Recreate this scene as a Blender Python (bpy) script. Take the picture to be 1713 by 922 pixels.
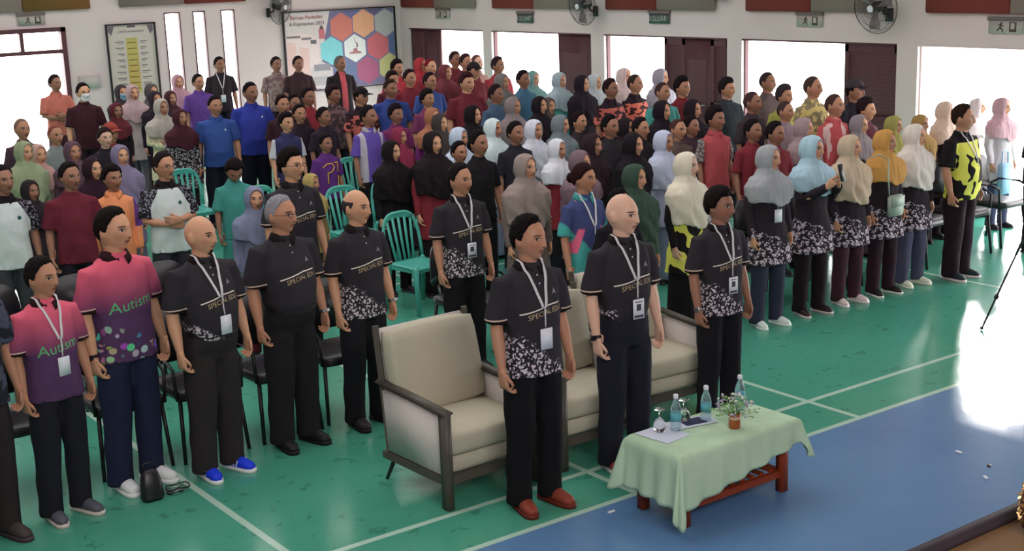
import bpy, bmesh, math, random
import numpy as np
from mathutils import Vector, Matrix, noise
from mathutils.bvhtree import BVHTree
random.seed(7); rng = np.random.default_rng(7)
C = bpy.context.scene.collection
for o in list(bpy.data.objects): bpy.data.objects.remove(o)

# ------------------------------------------------------------------ camera
CAMR, CAMU, CAMF = (0.803072, -0.59493, -0.033675), (0.161344, 0.162695, 0.973395), (0.573623, 0.78714, -0.226644)
cam = bpy.data.objects.new('camera', bpy.data.cameras.new('camera'))
C.objects.link(cam)
cam.matrix_world = Matrix(((CAMR[0],CAMU[0],-CAMF[0],0),(CAMR[1],CAMU[1],-CAMF[1],0),(CAMR[2],CAMU[2],-CAMF[2],3.1),(0,0,0,1)))
cam.data.sensor_width = 36.0
cam.data.lens = 2247.5/1713*36.0
cam.data.clip_end = 200
bpy.context.scene.camera = cam
sc = bpy.context.scene
sc.view_settings.view_transform = 'Standard'; sc.view_settings.look = 'None'
sc.view_settings.gamma = 1.0; sc.view_settings.use_curve_mapping = False
sc.view_settings.exposure = 0.5

# ------------------------------------------------------------------ light
w = bpy.data.worlds.new('hazy_sky'); sc.world = w; w.use_nodes = True
bg = w.node_tree.nodes['Background']
bg.inputs[0].default_value = (1.0, 0.985, 0.99, 1); bg.inputs[1].default_value = 8.0

sun = bpy.data.objects.new('sun', bpy.data.lights.new('sun', 'SUN')); C.objects.link(sun)
sun.data.energy = 2.3; sun.data.angle = math.radians(4); sun.data.color = (1.0, .97, .95)
se, sa = math.radians(16), math.radians(33.5)
sun.rotation_euler = Vector((math.cos(se)*math.cos(sa), math.cos(se)*math.sin(sa), math.sin(se))).to_track_quat('Z', 'Y').to_euler()

def area(name, loc, target, sx, sy, power, color=(1,1,1)):
    l = bpy.data.lights.new(name, 'AREA'); l.shape = 'RECTANGLE'; l.size = sx; l.size_y = sy
    l.energy = power; l.color = color
    o = bpy.data.objects.new(name, l); C.objects.link(o); o.location = loc
    o.rotation_euler = (Vector(target)-Vector(loc)).to_track_quat('-Z','Y').to_euler()
    return o
area('overhead_fill', (4, 9, 5.7), (4, 9, 0), 12, 5, 230, (1.0, 0.96, 0.94))  # added soft fill from above, standing in for assumed tube lamps
area('overhead_fill', (5, 17, 5.7), (5, 17, 0), 12, 5, 230, (1.0, 0.93, 0.95))  # second added overhead fill, above the rear of the crowd
area('front_fill', (1.0, -1.5, 4.8), (5, 8, 1.0), 6, 1.6, 230, (1.0, 0.96, 0.93))  # added fill to light faces from the front; no stage lamp seen

# ------------------------------------------------------------------ colours and materials
def s2l(c): return c/12.92 if c <= 0.04045 else ((c+0.055)/1.055)**2.4
def hexc(h, g=1.0):
    v = [s2l(int(h[i:i+2],16)/255)*g for i in (0,2,4)]
    return (min(v[0],.85), min(v[1],.85), min(v[2],.85), 1)
class NT:
    def __init__(s, name):
        s.m = bpy.data.materials.new(name); s.m.use_nodes = True; s.t = s.m.node_tree
        s.b = s.t.nodes['Principled BSDF']
    def n(s, typ, **kw):
        nd = s.t.nodes.new(typ)
        for k, v in kw.items(): setattr(nd, k, v)
        return nd
    def put(s, sock, v):
        if v is None: return
        if isinstance(v, bpy.types.NodeSocket): s.t.links.new(v, sock)
        else:
            if sock.type == 'RGBA' and len(v) == 3: v = tuple(v)+(1,)
            sock.default_value = v
    def math(s, op, a, b=0.0, c=None, clamp=False):
        nd = s.n('ShaderNodeMath', operation=op, use_clamp=clamp)
        s.put(nd.inputs[0], a); s.put(nd.inputs[1], b)
        if c is not None: s.put(nd.inputs[2], c)
        return nd.outputs[0]
    def mix(s, f, a, b):
        nd = s.n('ShaderNodeMix', data_type='RGBA'); s.put(nd.inputs[0], f); s.put(nd.inputs[6], a); s.put(nd.inputs[7], b)
        return nd.outputs[2]
    def xyz(s, v):
        nd = s.n('ShaderNodeSeparateXYZ'); s.put(nd.inputs[0], v); return nd.outputs
    def obj(s): return s.n('ShaderNodeTexCoord').outputs['Object']
    def attr(s, name): return s.n('ShaderNodeAttribute', attribute_name=name).outputs['Vector']
    def noise(s, v, scale, detail=3, rough=.5):
        nd = s.n('ShaderNodeTexNoise'); s.put(nd.inputs['Vector'], v); nd.inputs['Scale'].default_value = scale
        nd.inputs['Detail'].default_value = detail; nd.inputs['Roughness'].default_value = rough
        return nd.outputs[0]
    def voro(s, v, scale, feature='F1', out='Distance'):
        nd = s.n('ShaderNodeTexVoronoi', feature=feature); s.put(nd.inputs['Vector'], v); nd.inputs['Scale'].default_value = scale
        return nd.outputs[out]
    def scalev(s, v, x, y, z):
        nd = s.n('ShaderNodeVectorMath', operation='MULTIPLY'); s.put(nd.inputs[0], v); nd.inputs[1].default_value = (x,y,z)
        return nd.outputs[0]
    def band(s, v, lo, hi, e=.002):   # 1 inside lo..hi
        a = s.n('ShaderNodeMapRange'); s.put(a.inputs[0], v); s.put(a.inputs[1], s.math('SUBTRACT', lo, e)); s.put(a.inputs[2], s.math('ADD', lo, e))
        b = s.n('ShaderNodeMapRange'); s.put(b.inputs[0], v); s.put(b.inputs[1], s.math('SUBTRACT', hi, e)); s.put(b.inputs[2], s.math('ADD', hi, e)); b.inputs[3].default_value = 1; b.inputs[4].default_value = 0
        return s.math('MULTIPLY', a.outputs[0], b.outputs[0])
    def below(s, v, t, e=.003):       # 1 where v < t
        b = s.n('ShaderNodeMapRange'); s.put(b.inputs[0], s.math('SUBTRACT', v, t)); b.inputs[1].default_value = -e; b.inputs[2].default_value = e; b.inputs[3].default_value = 1; b.inputs[4].default_value = 0
        return b.outputs[0]
    def ell(s, x, z, cx, cz, rx, rz, e=.15):
        a = s.math('DIVIDE', s.math('SUBTRACT', x, cx), rx); b = s.math('DIVIDE', s.math('SUBTRACT', z, cz), rz)
        r = s.math('ADD', s.math('MULTIPLY', a, a), s.math('MULTIPLY', b, b))
        return s.below(r, 1.0, e)
    def bump(s, h, strength=.3, dist=.01):
        nd = s.n('ShaderNodeBump'); nd.inputs['Strength'].default_value = strength; nd.inputs['Distance'].default_value = dist
        s.put(nd.inputs['Height'], h); s.t.links.new(nd.outputs[0], s.b.inputs['Normal'])
    def done(s, col, rough=.7, spec=.3, metal=0):
        s.put(s.b.inputs['Base Color'], col); s.put(s.b.inputs['Roughness'], rough)
        s.b.inputs['Specular IOR Level'].default_value = spec; s.b.inputs['Metallic'].default_value = metal
        return s.m
CACHE = {}
def desat(c, k):
    l = .3*c[0]+.55*c[1]+.15*c[2]
    return (c[0]*(1-k)+l*k*1.03, c[1]*(1-k)+l*k*.97, c[2]*(1-k)+l*k*1.02, 1)
def plain(name, h, rough=.6, spec=.3, metal=0, g=1.0, nz=.08, scale=12):
    key = ('p', name, h, rough, metal, g)
    if key in CACHE: return CACHE[key]
    t = NT(name); c = hexc(h, g)
    f = t.noise(t.obj(), scale, 3)
    col = t.mix(f, tuple(x*(1-nz) for x in c[:3])+(1,), tuple(min(1,x*(1+nz)) for x in c[:3])+(1,))
    CACHE[key] = t.done(col, rough, spec, metal); return CACHE[key]
CG = 1.2   # cloth albedo against the dim colours of the photograph
def fabric(h, rough=.85, g=None):
    key = ('f', h)
    if key in CACHE: return CACHE[key]
    t = NT('fabric_'+h); c = desat(hexc(h, CG if g is None else g), .22)
    c = (c[0]+.004, c[1]+.0035, c[2]+.004, 1)
    o = t.obj(); f = t.noise(t.scalev(o, 9, 9, 3), 1.0, 3)
    col = t.mix(f, tuple(x*.82 for x in c[:3])+(1,), tuple(min(.9,x*1.15) for x in c[:3])+(1,))
    t.bump(t.noise(t.scalev(o, 14, 14, 5), 1.0, 4), .5, .012)
    CACHE[key] = t.done(col, rough, .15); return CACHE[key]

def skin_mat(i):
    key = ('skin', i)
    if key in CACHE: return CACHE[key]
    base = ['caa08c', 'bd8c70', 'a87860', '8c6250'][i]
    t = NT('skin'); c = hexc(base, 1.3)
    fc = t.attr('fc'); X = t.xyz(fc); x, y, z = X[0], X[1], X[2]
    ax = t.math('ABSOLUTE', x)
    front = t.below(y, -.045, .01)
    f = t.noise(t.obj(), 25, 3)
    col = t.mix(f, tuple(v*.9 for v in c[:3])+(1,), tuple(min(1,v*1.08) for v in c[:3])+(1,))
    chk = t.ell(ax, z, .045, -.03, .026, .026, .8)
    col = t.mix(t.math('MULTIPLY', chk, t.math('MULTIPLY', front, .22)), col, hexc('b0503c'))
    lips = t.ell(ax, z, 0, -.0625, .024, .0085, .2)
    col = t.mix(t.math('MULTIPLY', t.math('MULTIPLY', lips, front), .65), col, hexc('8a3f3a'))
    line = t.ell(ax, z, 0, -.0625, .022, .0016, .2)
    col = t.mix(t.math('MULTIPLY', t.math('MULTIPLY', line, front), .8), col, hexc('3a1512'))
    sock = t.ell(ax, z, .032, .003, .02, .013, .5)
    col = t.mix(t.math('MULTIPLY', t.math('MULTIPLY', sock, front), .25), col, hexc('4a2a20'))
    eye = t.ell(ax, z, .032, .001, .0125, .0052, .2)
    col = t.mix(t.math('MULTIPLY', eye, front), col, hexc('c8bcb4'))
    iris = t.ell(ax, z, .032, .001, .0058, .0058, .2)
    col = t.mix(t.math('MULTIPLY', iris, front), col, hexc('140c0a'))
    lid = t.ell(ax, z, .032, .0075, .015, .0024, .3)
    col = t.mix(t.math('MULTIPLY', lid, front), col, hexc('1c100c'))
    bz = t.math('SUBTRACT', z, t.math('MULTIPLY', t.math('SUBTRACT', ax, .03), t.math('SUBTRACT', ax, .03), ))
    brow = t.ell(ax, z, .034, .0225, .019, .0042, .4)
    col = t.mix(t.math('MULTIPLY', t.math('MULTIPLY', brow, front), .85), col, hexc('1c120f'))
    nost = t.ell(ax, z, .0095, -.041, .004, .0028, .4)
    col = t.mix(t.math('MULTIPLY', nost, front), col, hexc('2a1410'))
    t.done(col, .52, .35)
    t.b.inputs['Subsurface Weight'].default_value = 0.0
    CACHE[key] = t.m; return t.m

def floral(t, o, sc_=26):
    v = t.voro(o, sc_, 'DISTANCE_TO_EDGE'); d = t.voro(o, sc_*.55)
    n = t.noise(o, 30, 2)
    a = t.math('MULTIPLY', t.math('LESS_THAN', t.voro(o, sc_*1.7), .40), t.math('GREATER_THAN', n, .44))
    b = t.math('MULTIPLY', t.math('GREATER_THAN', v, .13), t.math('GREATER_THAN', t.math('ADD', t.noise(o, 55, 2), t.math('MULTIPLY', d, .3)), .66))
    return t.math('MAXIMUM', a, b)
def special(name):
    key = ('sp', name)
    if key in CACHE: return CACHE[key]
    t = NT('print_'+name.split(':')[0]); o = t.obj(); X = t.xyz(o); x, y, z = X
    ax = t.math('ABSOLUTE', x); sleeve = t.math('GREATER_THAN', ax, .188)
    front = t.math('LESS_THAN', y, 0.02)
    def dark(h, g=CG):
        c = hexc(h, g); f = t.noise(t.scalev(o, 9, 9, 3), 1.0, 3)
        return t.mix(f, tuple(v*.85 for v in c[:3])+(1,), tuple(v*1.12 for v in c[:3])+(1,))
    tan = hexc('b89a88', 1.5)
    if name in ('polo', 'poloT', 'poloN'):
        col = dark('2d2930')
        # flower print rising towards the wearer's right hip
        top = t.math('ADD', t.math('MULTIPLY', x, -.72), .955 if name == 'polo' else .93)
        fl = t.math('MULTIPLY', floral(t, o), t.below(t.math('ADD', z, t.math('MULTIPLY', t.noise(o, 14, 2), .10)), t.math('ADD', top, .05), .01))
        fl = t.math('MULTIPLY', fl, t.math('LESS_THAN', ax, .215))
        if name == 'poloT': fl = t.math('MULTIPLY', fl, t.math('LESS_THAN', x, .03))
        if name != 'poloN': col = t.mix(t.math('MULTIPLY', fl, .9), col, hexc('c8b8c4', 1.3))
        lz = t.math('ADD', t.math('MULTIPLY', t.math('MINIMUM', x, .035), .22), 1.222)
        ln = t.math('MULTIPLY', t.band(t.math('SUBTRACT', z, lz), -.0036, .0036, .001), t.math('MULTIPLY', t.math('LESS_THAN', ax, .135), front))
        col = t.mix(ln, col, hexc('cbbcae', 1.5))
        cuff = t.math('MULTIPLY', t.band(z, 1.163, 1.172, .0015), sleeve)
        col = t.mix(cuff, col, tan)
        cf2 = t.math('MULTIPLY', t.below(z, 1.163), sleeve)
        col = t.mix(cf2, col, hexc('1a0f12'))
    elif name in ('pink', 'pink2'):
        r = t.n('ShaderNodeMapRange'); t.put(r.inputs[0], z); r.inputs[1].default_value = 1.12; r.inputs[2].default_value = 1.42
        col = t.mix(r.outputs[0], hexc('4c2a55', 1.4), hexc('d0104e', 1.25))
        if name == 'pink2':
            cells = t.voro(o, 17, 'F1'); cc = t.n('ShaderNodeTexVoronoi'); t.put(cc.inputs['Vector'], o); cc.inputs['Scale'].default_value = 17
            hs = t.n('ShaderNodeHueSaturation'); t.put(hs.inputs['Color'], cc.outputs['Color']); hs.inputs['Saturation'].default_value = 1.3; hs.inputs['Value'].default_value = .75
            m = t.math('MULTIPLY', t.below(cells, .42, .04), t.below(t.math('ADD', z, t.math('MULTIPLY', x, .5)), .985, .01))
            m = t.math('MULTIPLY', m, t.math('GREATER_THAN', t.noise(o, 11, 1), .47))
            m = t.math('MULTIPLY', m, t.math('LESS_THAN', ax, .21))
            col = t.mix(m, col, hs.outputs[0])
        cuff = t.math('MULTIPLY', t.band(z, 1.163, 1.172, .0015), sleeve)
        col = t.mix(cuff, col, tan)
        col = t.mix(t.math('MULTIPLY', t.below(z, 1.163), sleeve), col, hexc('2a1018'))
    elif name == 'wt':
        col = dark('2a2129')
        top = t.math('ADD', t.math('MULTIPLY', x, -.5), .86)
        fl = t.math('MULTIPLY', floral(t, o, 18), t.below(t.math('ADD', z, t.math('MULTIPLY', t.noise(o, 12, 2), .12)), t.math('ADD', top, .06), .01))
        fl = t.math('MULTIPLY', fl, t.math('LESS_THAN', ax, .235))
        col = t.mix(t.math('MULTIPLY', fl, .9), col, hexc('b8a8b8', 1.3))
    elif name == 'yelblk':
        col = t.mix(t.math('GREATER_THAN', t.noise(t.scalev(o, 6, 6, 5), 1.3, 1, .3), .54), hexc('d6d41c', 1.15), dark('1c1a1c'))
        col = t.mix(t.math('GREATER_THAN', ax, .20), col, dark('1a1518'))
        col = t.mix(t.math('GREATER_THAN', z, 1.375), col, dark('1a1518'))
    elif name == 'tealnavy':
        col = t.mix(t.noise(o, 8, 3), hexc('232a5c', 1.5), hexc('2e3f74', 1.4))
        col = t.mix(t.below(t.math('ADD', z, t.math('MULTIPLY', ax, -1.2)), .98, .01), col, hexc('1c9a98', 1.2))
        pk = t.math('MULTIPLY', t.band(t.math('SUBTRACT', ax, t.math('MULTIPLY', t.math('SUBTRACT', 1.2, z), .25)), .085, .125, .004), t.band(z, 1.0, 1.2, .01))
        col = t.mix(pk, col, hexc('d8246c', 1.3))
        cuff = t.math('MULTIPLY', t.below(z, 1.16), sleeve); col = t.mix(cuff, col, hexc('2f8a96', 1.3))
    elif name == 'whtblk':
        col = t.mix(t.noise(o, 6, 2), hexc('9aa2a4', 1.7), hexc('a9b0b0', 1.7))
        col = t.mix(t.math('GREATER_THAN', ax, t.math('SUBTRACT', .184, t.math('MULTIPLY', t.math('MAXIMUM', t.math('SUBTRACT', z, 1.24), 0.0), .55))), col, t.mix(floral(t, o, 22), dark('1c161e'), hexc('6a6a78', 1.4)))
        col = t.mix(t.math('GREATER_THAN', z, 1.405), col, dark('1a1218'))
        lg = t.math('MULTIPLY', t.ell(x, z, .085, 1.27, .018, .018), front)
        col = t.mix(lg, col, hexc('2a5a60'))
    elif name == 'orangeJ':
        col = t.mix(t.noise(o, 7, 2), hexc('d0640c', 1.4), hexc('e0741a', 1.4))
        col = t.mix(t.math('MULTIPLY', t.math('GREATER_THAN', ax, .18), t.math('GREATER_THAN', z, 1.1)), col, hexc('5a1a78', 1.5))
    elif name in ('orange', 'orange2'):
        ck = t.math('GREATER_THAN', t.noise(t.scalev(o, 5, 5, 9), 2.2, 1), .52)
        col = t.mix(ck, hexc('c8481c' if name == 'orange' else 'b8402c', 1.3), dark('3a1c24'))
        col = t.mix(t.math('GREATER_THAN', z, 1.36), col, dark('2a1a26'))
    elif name == 'purwhite':
        col = t.mix(t.noise(o, 7, 2), hexc('3f1f8a', 1.5), hexc('4d2899', 1.5))
        col = t.mix(t.band(ax, .105, .165, .004), col, hexc('a8a0b0', 1.4))
    elif name == 'navwhite':
        col = t.mix(t.math('GREATER_THAN', ax, .18), dark('2c2a5c'), hexc('b0b0bc', 1.4))
    elif name == 'redpolo':
        col = t.mix(t.noise(o, 7, 2), hexc('8a1020', 1.5), hexc('9c1626', 1.5))
        col = t.mix(t.math('GREATER_THAN', ax, .175), col, t.mix(floral(t, o, 20), dark('5a4a4c'), hexc('8a8680', 1.4)))
    elif name == 'redblk':
        col = t.mix(t.math('GREATER_THAN', t.noise(t.scalev(o, 8, 8, 2), 1.2, 2), .6), hexc('a00f20', 1.5), hexc('c8a0a0', 1.3))
    elif name == 'reddark':
        col = t.mix(t.math('LESS_THAN', ax, .05), dark('2a2026'), hexc('b01a30', 1.4))
    elif name == 'bw':
        col = t.mix(floral(t, o, 20), dark('1c141a'), hexc('9a929a', 1.4))
    elif name == 'creamp':
        col = t.mix(floral(t, o, 12), hexc('a8a078', 1.5), hexc('c8c4a8', 1.4))
    elif name.startswith('batik'):
        a, b = name.split(':')[1:]
        col = t.mix(t.math('GREATER_THAN', t.noise(o, 16, 2), .52), dark(a), hexc(b, 1.5))
    hsv = t.n('ShaderNodeHueSaturation'); t.put(hsv.inputs['Color'], col); hsv.inputs['Saturation'].default_value = .84; col = hsv.outputs[0]
    t.bump(t.noise(t.scalev(o, 12, 12, 4), 1.0, 4), .5, .012)
    t.done(col, .85, .15)
    CACHE[key] = t.m; return t.m
SPECIALS = ('polo','poloT','poloN','pink','pink2','wt','yelblk','tealnavy','whtblk','orangeJ','orange','orange2','purwhite','navwhite','redpolo','redblk','reddark','bw','creamp')
def cloth(code): return special(code) if (code in SPECIALS or code.startswith('batik')) else fabric(code)

# ------------------------------------------------------------------ mesh helpers
class G:
    """collects vertices and faces of one mesh"""
    def __init__(s): s.v = []; s.f = []; s.m = []
    def add(s, v, f, mi=0):
        b = len(s.v); s.v += [tuple(map(float, p)) for p in v]; s.f += [tuple(i+b for i in q) for q in f]; s.m += [mi]*len(f); return s
    def box(s, c, d, mi=0, rot=None, taper=1.0):
        v = []
        for k in (-1,1):
            for j in (-1,1):
                for i in (-1,1):
                    q = 1 if k < 0 else taper
                    v.append(Vector((i*d[0]/2*q, j*d[1]/2*q, k*d[2]/2)))
        if rot is not None: v = [rot @ p for p in v]
        v = [p+Vector(c) for p in v]
        return s.add(v, [(0,2,3,1),(4,5,7,6),(0,1,5,4),(2,6,7,3),(0,4,6,2),(1,3,7,5)], mi)
    def tube(s, pts, rad, n=12, ref=(0,1,0), p=2.0, mi=0, caps=True):
        pts = [np.array(q, float) for q in pts]; m = len(pts); V = []; F = []
        for i, q in enumerate(pts):
            a = pts[max(i-1,0)]; b = pts[min(i+1,m-1)]; T = b-a; T /= np.linalg.norm(T)+1e-9
            r = np.array(ref, float); r = r - T*(r@T)
            if np.linalg.norm(r) < 1e-4: r = np.array((1.,0,0)) - T*T[0]
            r /= np.linalg.norm(r); sd = np.cross(r, T)
            rx, ry = (rad[i] if isinstance(rad[i], (tuple, list)) else (rad[i], rad[i]))
            for k in range(n):
                t = 2*math.pi*k/n; cc, ss = math.cos(t), math.sin(t)
                ex = 2.0/p
                cx = math.copysign(abs(cc)**ex, cc); sy = math.copysign(abs(ss)**ex, ss)
                V.append(q + sd*rx*cx + r*ry*sy)
        for i in range(m-1):
            for k in range(n):
                F.append((i*n+k, i*n+(k+1)%n, (i+1)*n+(k+1)%n, (i+1)*n+k))
        if caps:
            F.append(tuple(range(n-1,-1,-1))); F.append(tuple((m-1)*n+k for k in range(n)))
        return s.add(V, F, mi)
    def lathe(s, prof, c=(0,0,0), n=20, mi=0):
        V = []; F = []
        for r, z in prof:
            for k in range(n):
                t = 2*math.pi*k/n; V.append((c[0]+r*math.cos(t), c[1]+r*math.sin(t), c[2]+z))
        m = len(prof)
        for i in range(m-1):
            for k in range(n): F.append((i*n+k, i*n+(k+1)%n, (i+1)*n+(k+1)%n, (i+1)*n+k))
        F.append(tuple(range(n-1,-1,-1))); F.append(tuple((m-1)*n+k for k in range(n)))
        return s.add(V, F, mi)
    def sphere(s, c, r, nu=16, nv=10, mi=0):
        r = r if isinstance(r, tuple) else (r,r,r); V = []; F = []
        for j in range(nv+1):
            ph = math.pi*j/nv
            for i in range(nu):
                t = 2*math.pi*i/nu
                V.append((c[0]+r[0]*math.sin(ph)*math.cos(t), c[1]+r[1]*math.sin(ph)*math.sin(t), c[2]+r[2]*math.cos(ph)))
        for j in range(nv):
            for i in range(nu): F.append((j*nu+i, (j+1)*nu+i, (j+1)*nu+(i+1)%nu, j*nu+(i+1)%nu))
        return s.add(V, F, mi)
    def mesh(s, name, smooth=False):
        me = bpy.data.meshes.new(name); me.from_pydata(s.v, [], s.f)
        me.polygons.foreach_set('material_index', s.m)
        me.validate(); me.update()
        if smooth: me.shade_smooth()
        return me
def fix_normals(me):
    bm = bmesh.new(); bm.from_mesh(me); bmesh.ops.recalc_face_normals(bm, faces=bm.faces); bm.to_mesh(me); bm.free(); return me
def bevel_mesh(me, w_, seg=2, ang=40):
    bm = bmesh.new(); bm.from_mesh(me)
    bmesh.ops.remove_doubles(bm, verts=bm.verts, dist=1e-5)
    ed = [e for e in bm.edges if len(e.link_faces) == 2 and e.calc_face_angle(0) > math.radians(ang)]
    bmesh.ops.bevel(bm, geom=ed, offset=w_, segments=seg, affect='EDGES', clamp_overlap=True)
    bm.to_mesh(me); bm.free(); me.shade_smooth(); return me
def evald(me, mods):
    o = bpy.data.objects.new('tmp', me); C.objects.link(o)
    for typ, kw in mods:
        md = o.modifiers.new('m', typ)
        for k, v in kw.items(): setattr(md, k, v)
    dg = bpy.context.evaluated_depsgraph_get(); dg.update()
    r = bpy.data.meshes.new_from_object(o.evaluated_get(dg), depsgraph=dg)
    bpy.data.objects.remove(o); bpy.data.meshes.remove(me)
    return r
def getv(me):
    a = np.empty(len(me.vertices)*3, np.float32); me.vertices.foreach_get('co', a); return a.reshape(-1,3).astype(float)
def setv(me, a):
    me.vertices.foreach_set('co', a.astype(np.float32).ravel()); me.update()
def normals(me):
    a = np.empty(len(me.vertices)*3, np.float32); me.vertices.foreach_get('normal', a); return a.reshape(-1,3).astype(float)
def remesh(g, vox, smooth=2, dec=None, wr=0, wf=9, name='m', wz=.35):
    me = fix_normals(g.mesh('t'))
    mods = [('REMESH', dict(mode='VOXEL', voxel_size=vox)), ('SMOOTH', dict(factor=.5, iterations=smooth))]
    me = evald(me, mods)
    if wr:
        v = getv(me); n = normals(me)
        a = np.array([noise.noise(Vector((p[0]*wf, p[1]*wf, p[2]*wf*wz))) + .5*noise.noise(Vector((p[0]*wf*2.2+5, p[1]*wf*2.2, p[2]*wf*2.2*wz))) for p in v])
        setv(me, v + n*(a*wr)[:,None])
    if dec: me = evald(me, [('DECIMATE', dict(ratio=dec))])
    me.name = name; me.shade_smooth(); return me

def link(name, me, mat=None, parent=None, loc=None, rotz=0):
    o = bpy.data.objects.new(name, me); C.objects.link(o)
    if mat is not None:
        me.materials.clear()
        for m in (mat if isinstance(mat, (list, tuple)) else [mat]): me.materials.append(m)
    if parent is not None: o.parent = parent
    if loc is not None: o.location = loc
    if rotz: o.rotation_euler = (0,0,rotz)
    return o
def inst(name, me, mats, parent=None):
    """object sharing mesh data, with materials of its own"""
    mats = mats if isinstance(mats, (list, tuple)) else [mats]
    while len(me.materials) < len(mats): me.materials.append(mats[len(me.materials)])
    o = bpy.data.objects.new(name, me); C.objects.link(o)
    for i, m in enumerate(mats):
        if me.materials[i] is not m:
            o.material_slots[i].link = 'OBJECT'; o.material_slots[i].material = m
    if parent is not None: o.parent = parent
    return o
def tag(o, label, cat, group=None, kind=None):
    if label: o['label'] = label
    if cat: o['category'] = cat
    if group: o['group'] = group
    if kind: o['kind'] = kind
    return o
def empty(name, loc, rotz=0):
    o = bpy.data.objects.new(name, None); C.objects.link(o); o.location = loc; o.rotation_euler = (0,0,rotz); o.empty_display_size = .1; return o
def struct(name, me, mat, parent=None):
    o = link(name, me, mat, parent)
    if parent is None: o['kind'] = 'structure'
    return o
def box(c, d): return G().box(c, d)
def copytree(o, parent=None):
    c = o.copy(); C.objects.link(c)
    if parent is not None: c.parent = parent
    for ch in list(o.children): copytree(ch, c)
    return c
# ------------------------------------------------------------------ the hall
XW, YW, LZ = 13.75, 22.2, 1.97
def floor_mat():
    t = NT('painted_court_floor'); o = t.obj(); X = t.xyz(o); x, y = X[0], X[1]
    n = t.noise(o, .9, 4, .6); n2 = t.noise(o, 7, 4, .6)
    green = t.mix(n, hexc('378a72', 1.1), hexc('56a08c', 1.15))
    green = t.mix(t.math('MULTIPLY', t.math('GREATER_THAN', n2, .63), .35), green, hexc('1b4a3c'))
    blue = t.mix(n, hexc('4a6c98', 1.25), hexc('6084ac', 1.25))
    col = t.mix(t.math('LESS_THAN', y, 5.62), green, blue)
    ln = t.band(y, 5.62, 5.665, .003)
    for a, b in ((6.085, 6.13),):
        ln = t.math('MAXIMUM', ln, t.band(y, a, b, .003))
    up = t.math('GREATER_THAN', y, 5.64)
    for a in (2.96, 4.955, 6.985, 10.80):
        ln = t.math('MAXIMUM', ln, t.math('MULTIPLY', t.band(x, a, a+.045, .003), up))
    for a in (11.27, 11.73):
        ln = t.math('MAXIMUM', ln, t.band(y, a, a+.045, .003))
    col = t.mix(t.math('MULTIPLY', ln, t.math('ADD', .72, t.math('MULTIPLY', n2, .25))), col, hexc('b9d2c4', 1.1))
    sp = t.math('MULTIPLY', t.math('GREATER_THAN', t.noise(o, 3.1, 5, .8), .72), t.math('LESS_THAN', y, 5.6))
    col = t.mix(t.math('MULTIPLY', sp, .3), col, hexc('16324f'))
    t.bump(t.noise(o, 5, 4, .6), .12, .02)
    rr = t.n('ShaderNodeMapRange'); t.put(rr.inputs[0], n2); rr.inputs[3].default_value = .15; rr.inputs[4].default_value = .26
    t.done(col, rr.outputs[0], .42); return t.m
def wall_mat():
    t = NT('painted_plaster'); o = t.obj()
    f = t.noise(o, 1.3, 4)
    col = t.mix(f, hexc('d8c8c8'), hexc('e6d7d6'))
    t.bump(t.noise(o, 60, 3), .15, .003)
    return t.done(col, .75, .2)
M_WALL = wall_mat()
g = G(); g.add([(-7,-4,0),(XW+.2,-4,0),(XW+.2,YW+.2,0),(-7,YW+.2,0),(-7,-4,-.1),(XW+.2,-4,-.1),(XW+.2,YW+.2,-.1),(-7,YW+.2,-.1)],
              [(0,1,2,3),(7,6,5,4),(0,4,5,1),(1,5,6,2),(2,6,7,3),(3,7,4,0)])
struct('floor', g.mesh('floor'), floor_mat())
g = G()
for y0, y1 in ((21.9,22.2),(19.23,19.49),(16.22,16.54),(13.28,13.56),(10.35,10.66),(8.1,8.4),(5.4,5.7),(-4,2.6)):
    g.box((XW+.1,(y0+y1)/2,LZ/2), (.2, y1-y0, LZ))
g.box((XW+.1, (YW-4)/2, (LZ+6)/2), (.2, YW+4, 6-LZ))
struct('wall_right', g.mesh('wall'), M_WALL)
# far wall with a wide doorway and three slit windows
g = G()
DX0, DX1 = 4.1, 7.34
slits = ((9.05,9.34),(9.57,9.80),(10.09,10.35))
g.box(((DX0-7)/2, YW+.1, 3), (DX0+7, .2, 6)); g.box(((DX0+DX1)/2, YW+.1, (2.33+6)/2), (DX1-DX0, .2, 6-2.33))
xs = [DX1]+[v for s_ in slits for v in s_]+[XW+.2]
for i in range(0, len(xs), 2): g.box(((xs[i]+xs[i+1])/2, YW+.1, 3), (xs[i+1]-xs[i], .2, 6))
for a, b in slits:
    g.box(((a+b)/2, YW+.1, .3), (b-a, .2, .6)); g.box(((a+b)/2, YW+.1, (2.47+6)/2), (b-a, .2, 6-2.47))
struct('wall_back', g.mesh('wall'), M_WALL)
struct('wall_left', box((-7.1,(YW-4)/2,3),(.2,YW+4,6)).mesh('wall'), M_WALL)
struct('wall_front', box((XW/2-3.5,-4.1,3),(XW+7,.2,6)).mesh('wall'), M_WALL)
struct('ceiling', box((XW/2-3.5,(YW-4)/2,6.05),(XW+7.4,YW+4.4,.1)).mesh('ceiling'), plain('ceiling_board','cfcac4'))
g = G(); g.box((XW+20.2, 18, -.12), (40, 88.8, .1)); g.box((XW-17.3, YW+20.2, -.12), (34.9, 40, .1))
struct('outdoor_ground', g.mesh('ground'), plain('pale_concrete', 'c8c6c0', .9, g=1.0))
M_DW = plain('dark_red_timber', '4a2a30', .5, .4, g=1.5); M_BLK = plain('black_metal', '17151a', .45, .5)
M_GLASS = NT('clear_glass'); M_GLASS.b.inputs['Transmission Weight'].default_value = 1.0; M_GLASS.b.inputs['IOR'].default_value = 1.45; M_GLASS = M_GLASS.done((1,1,1,1), .0, .5)
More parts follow.
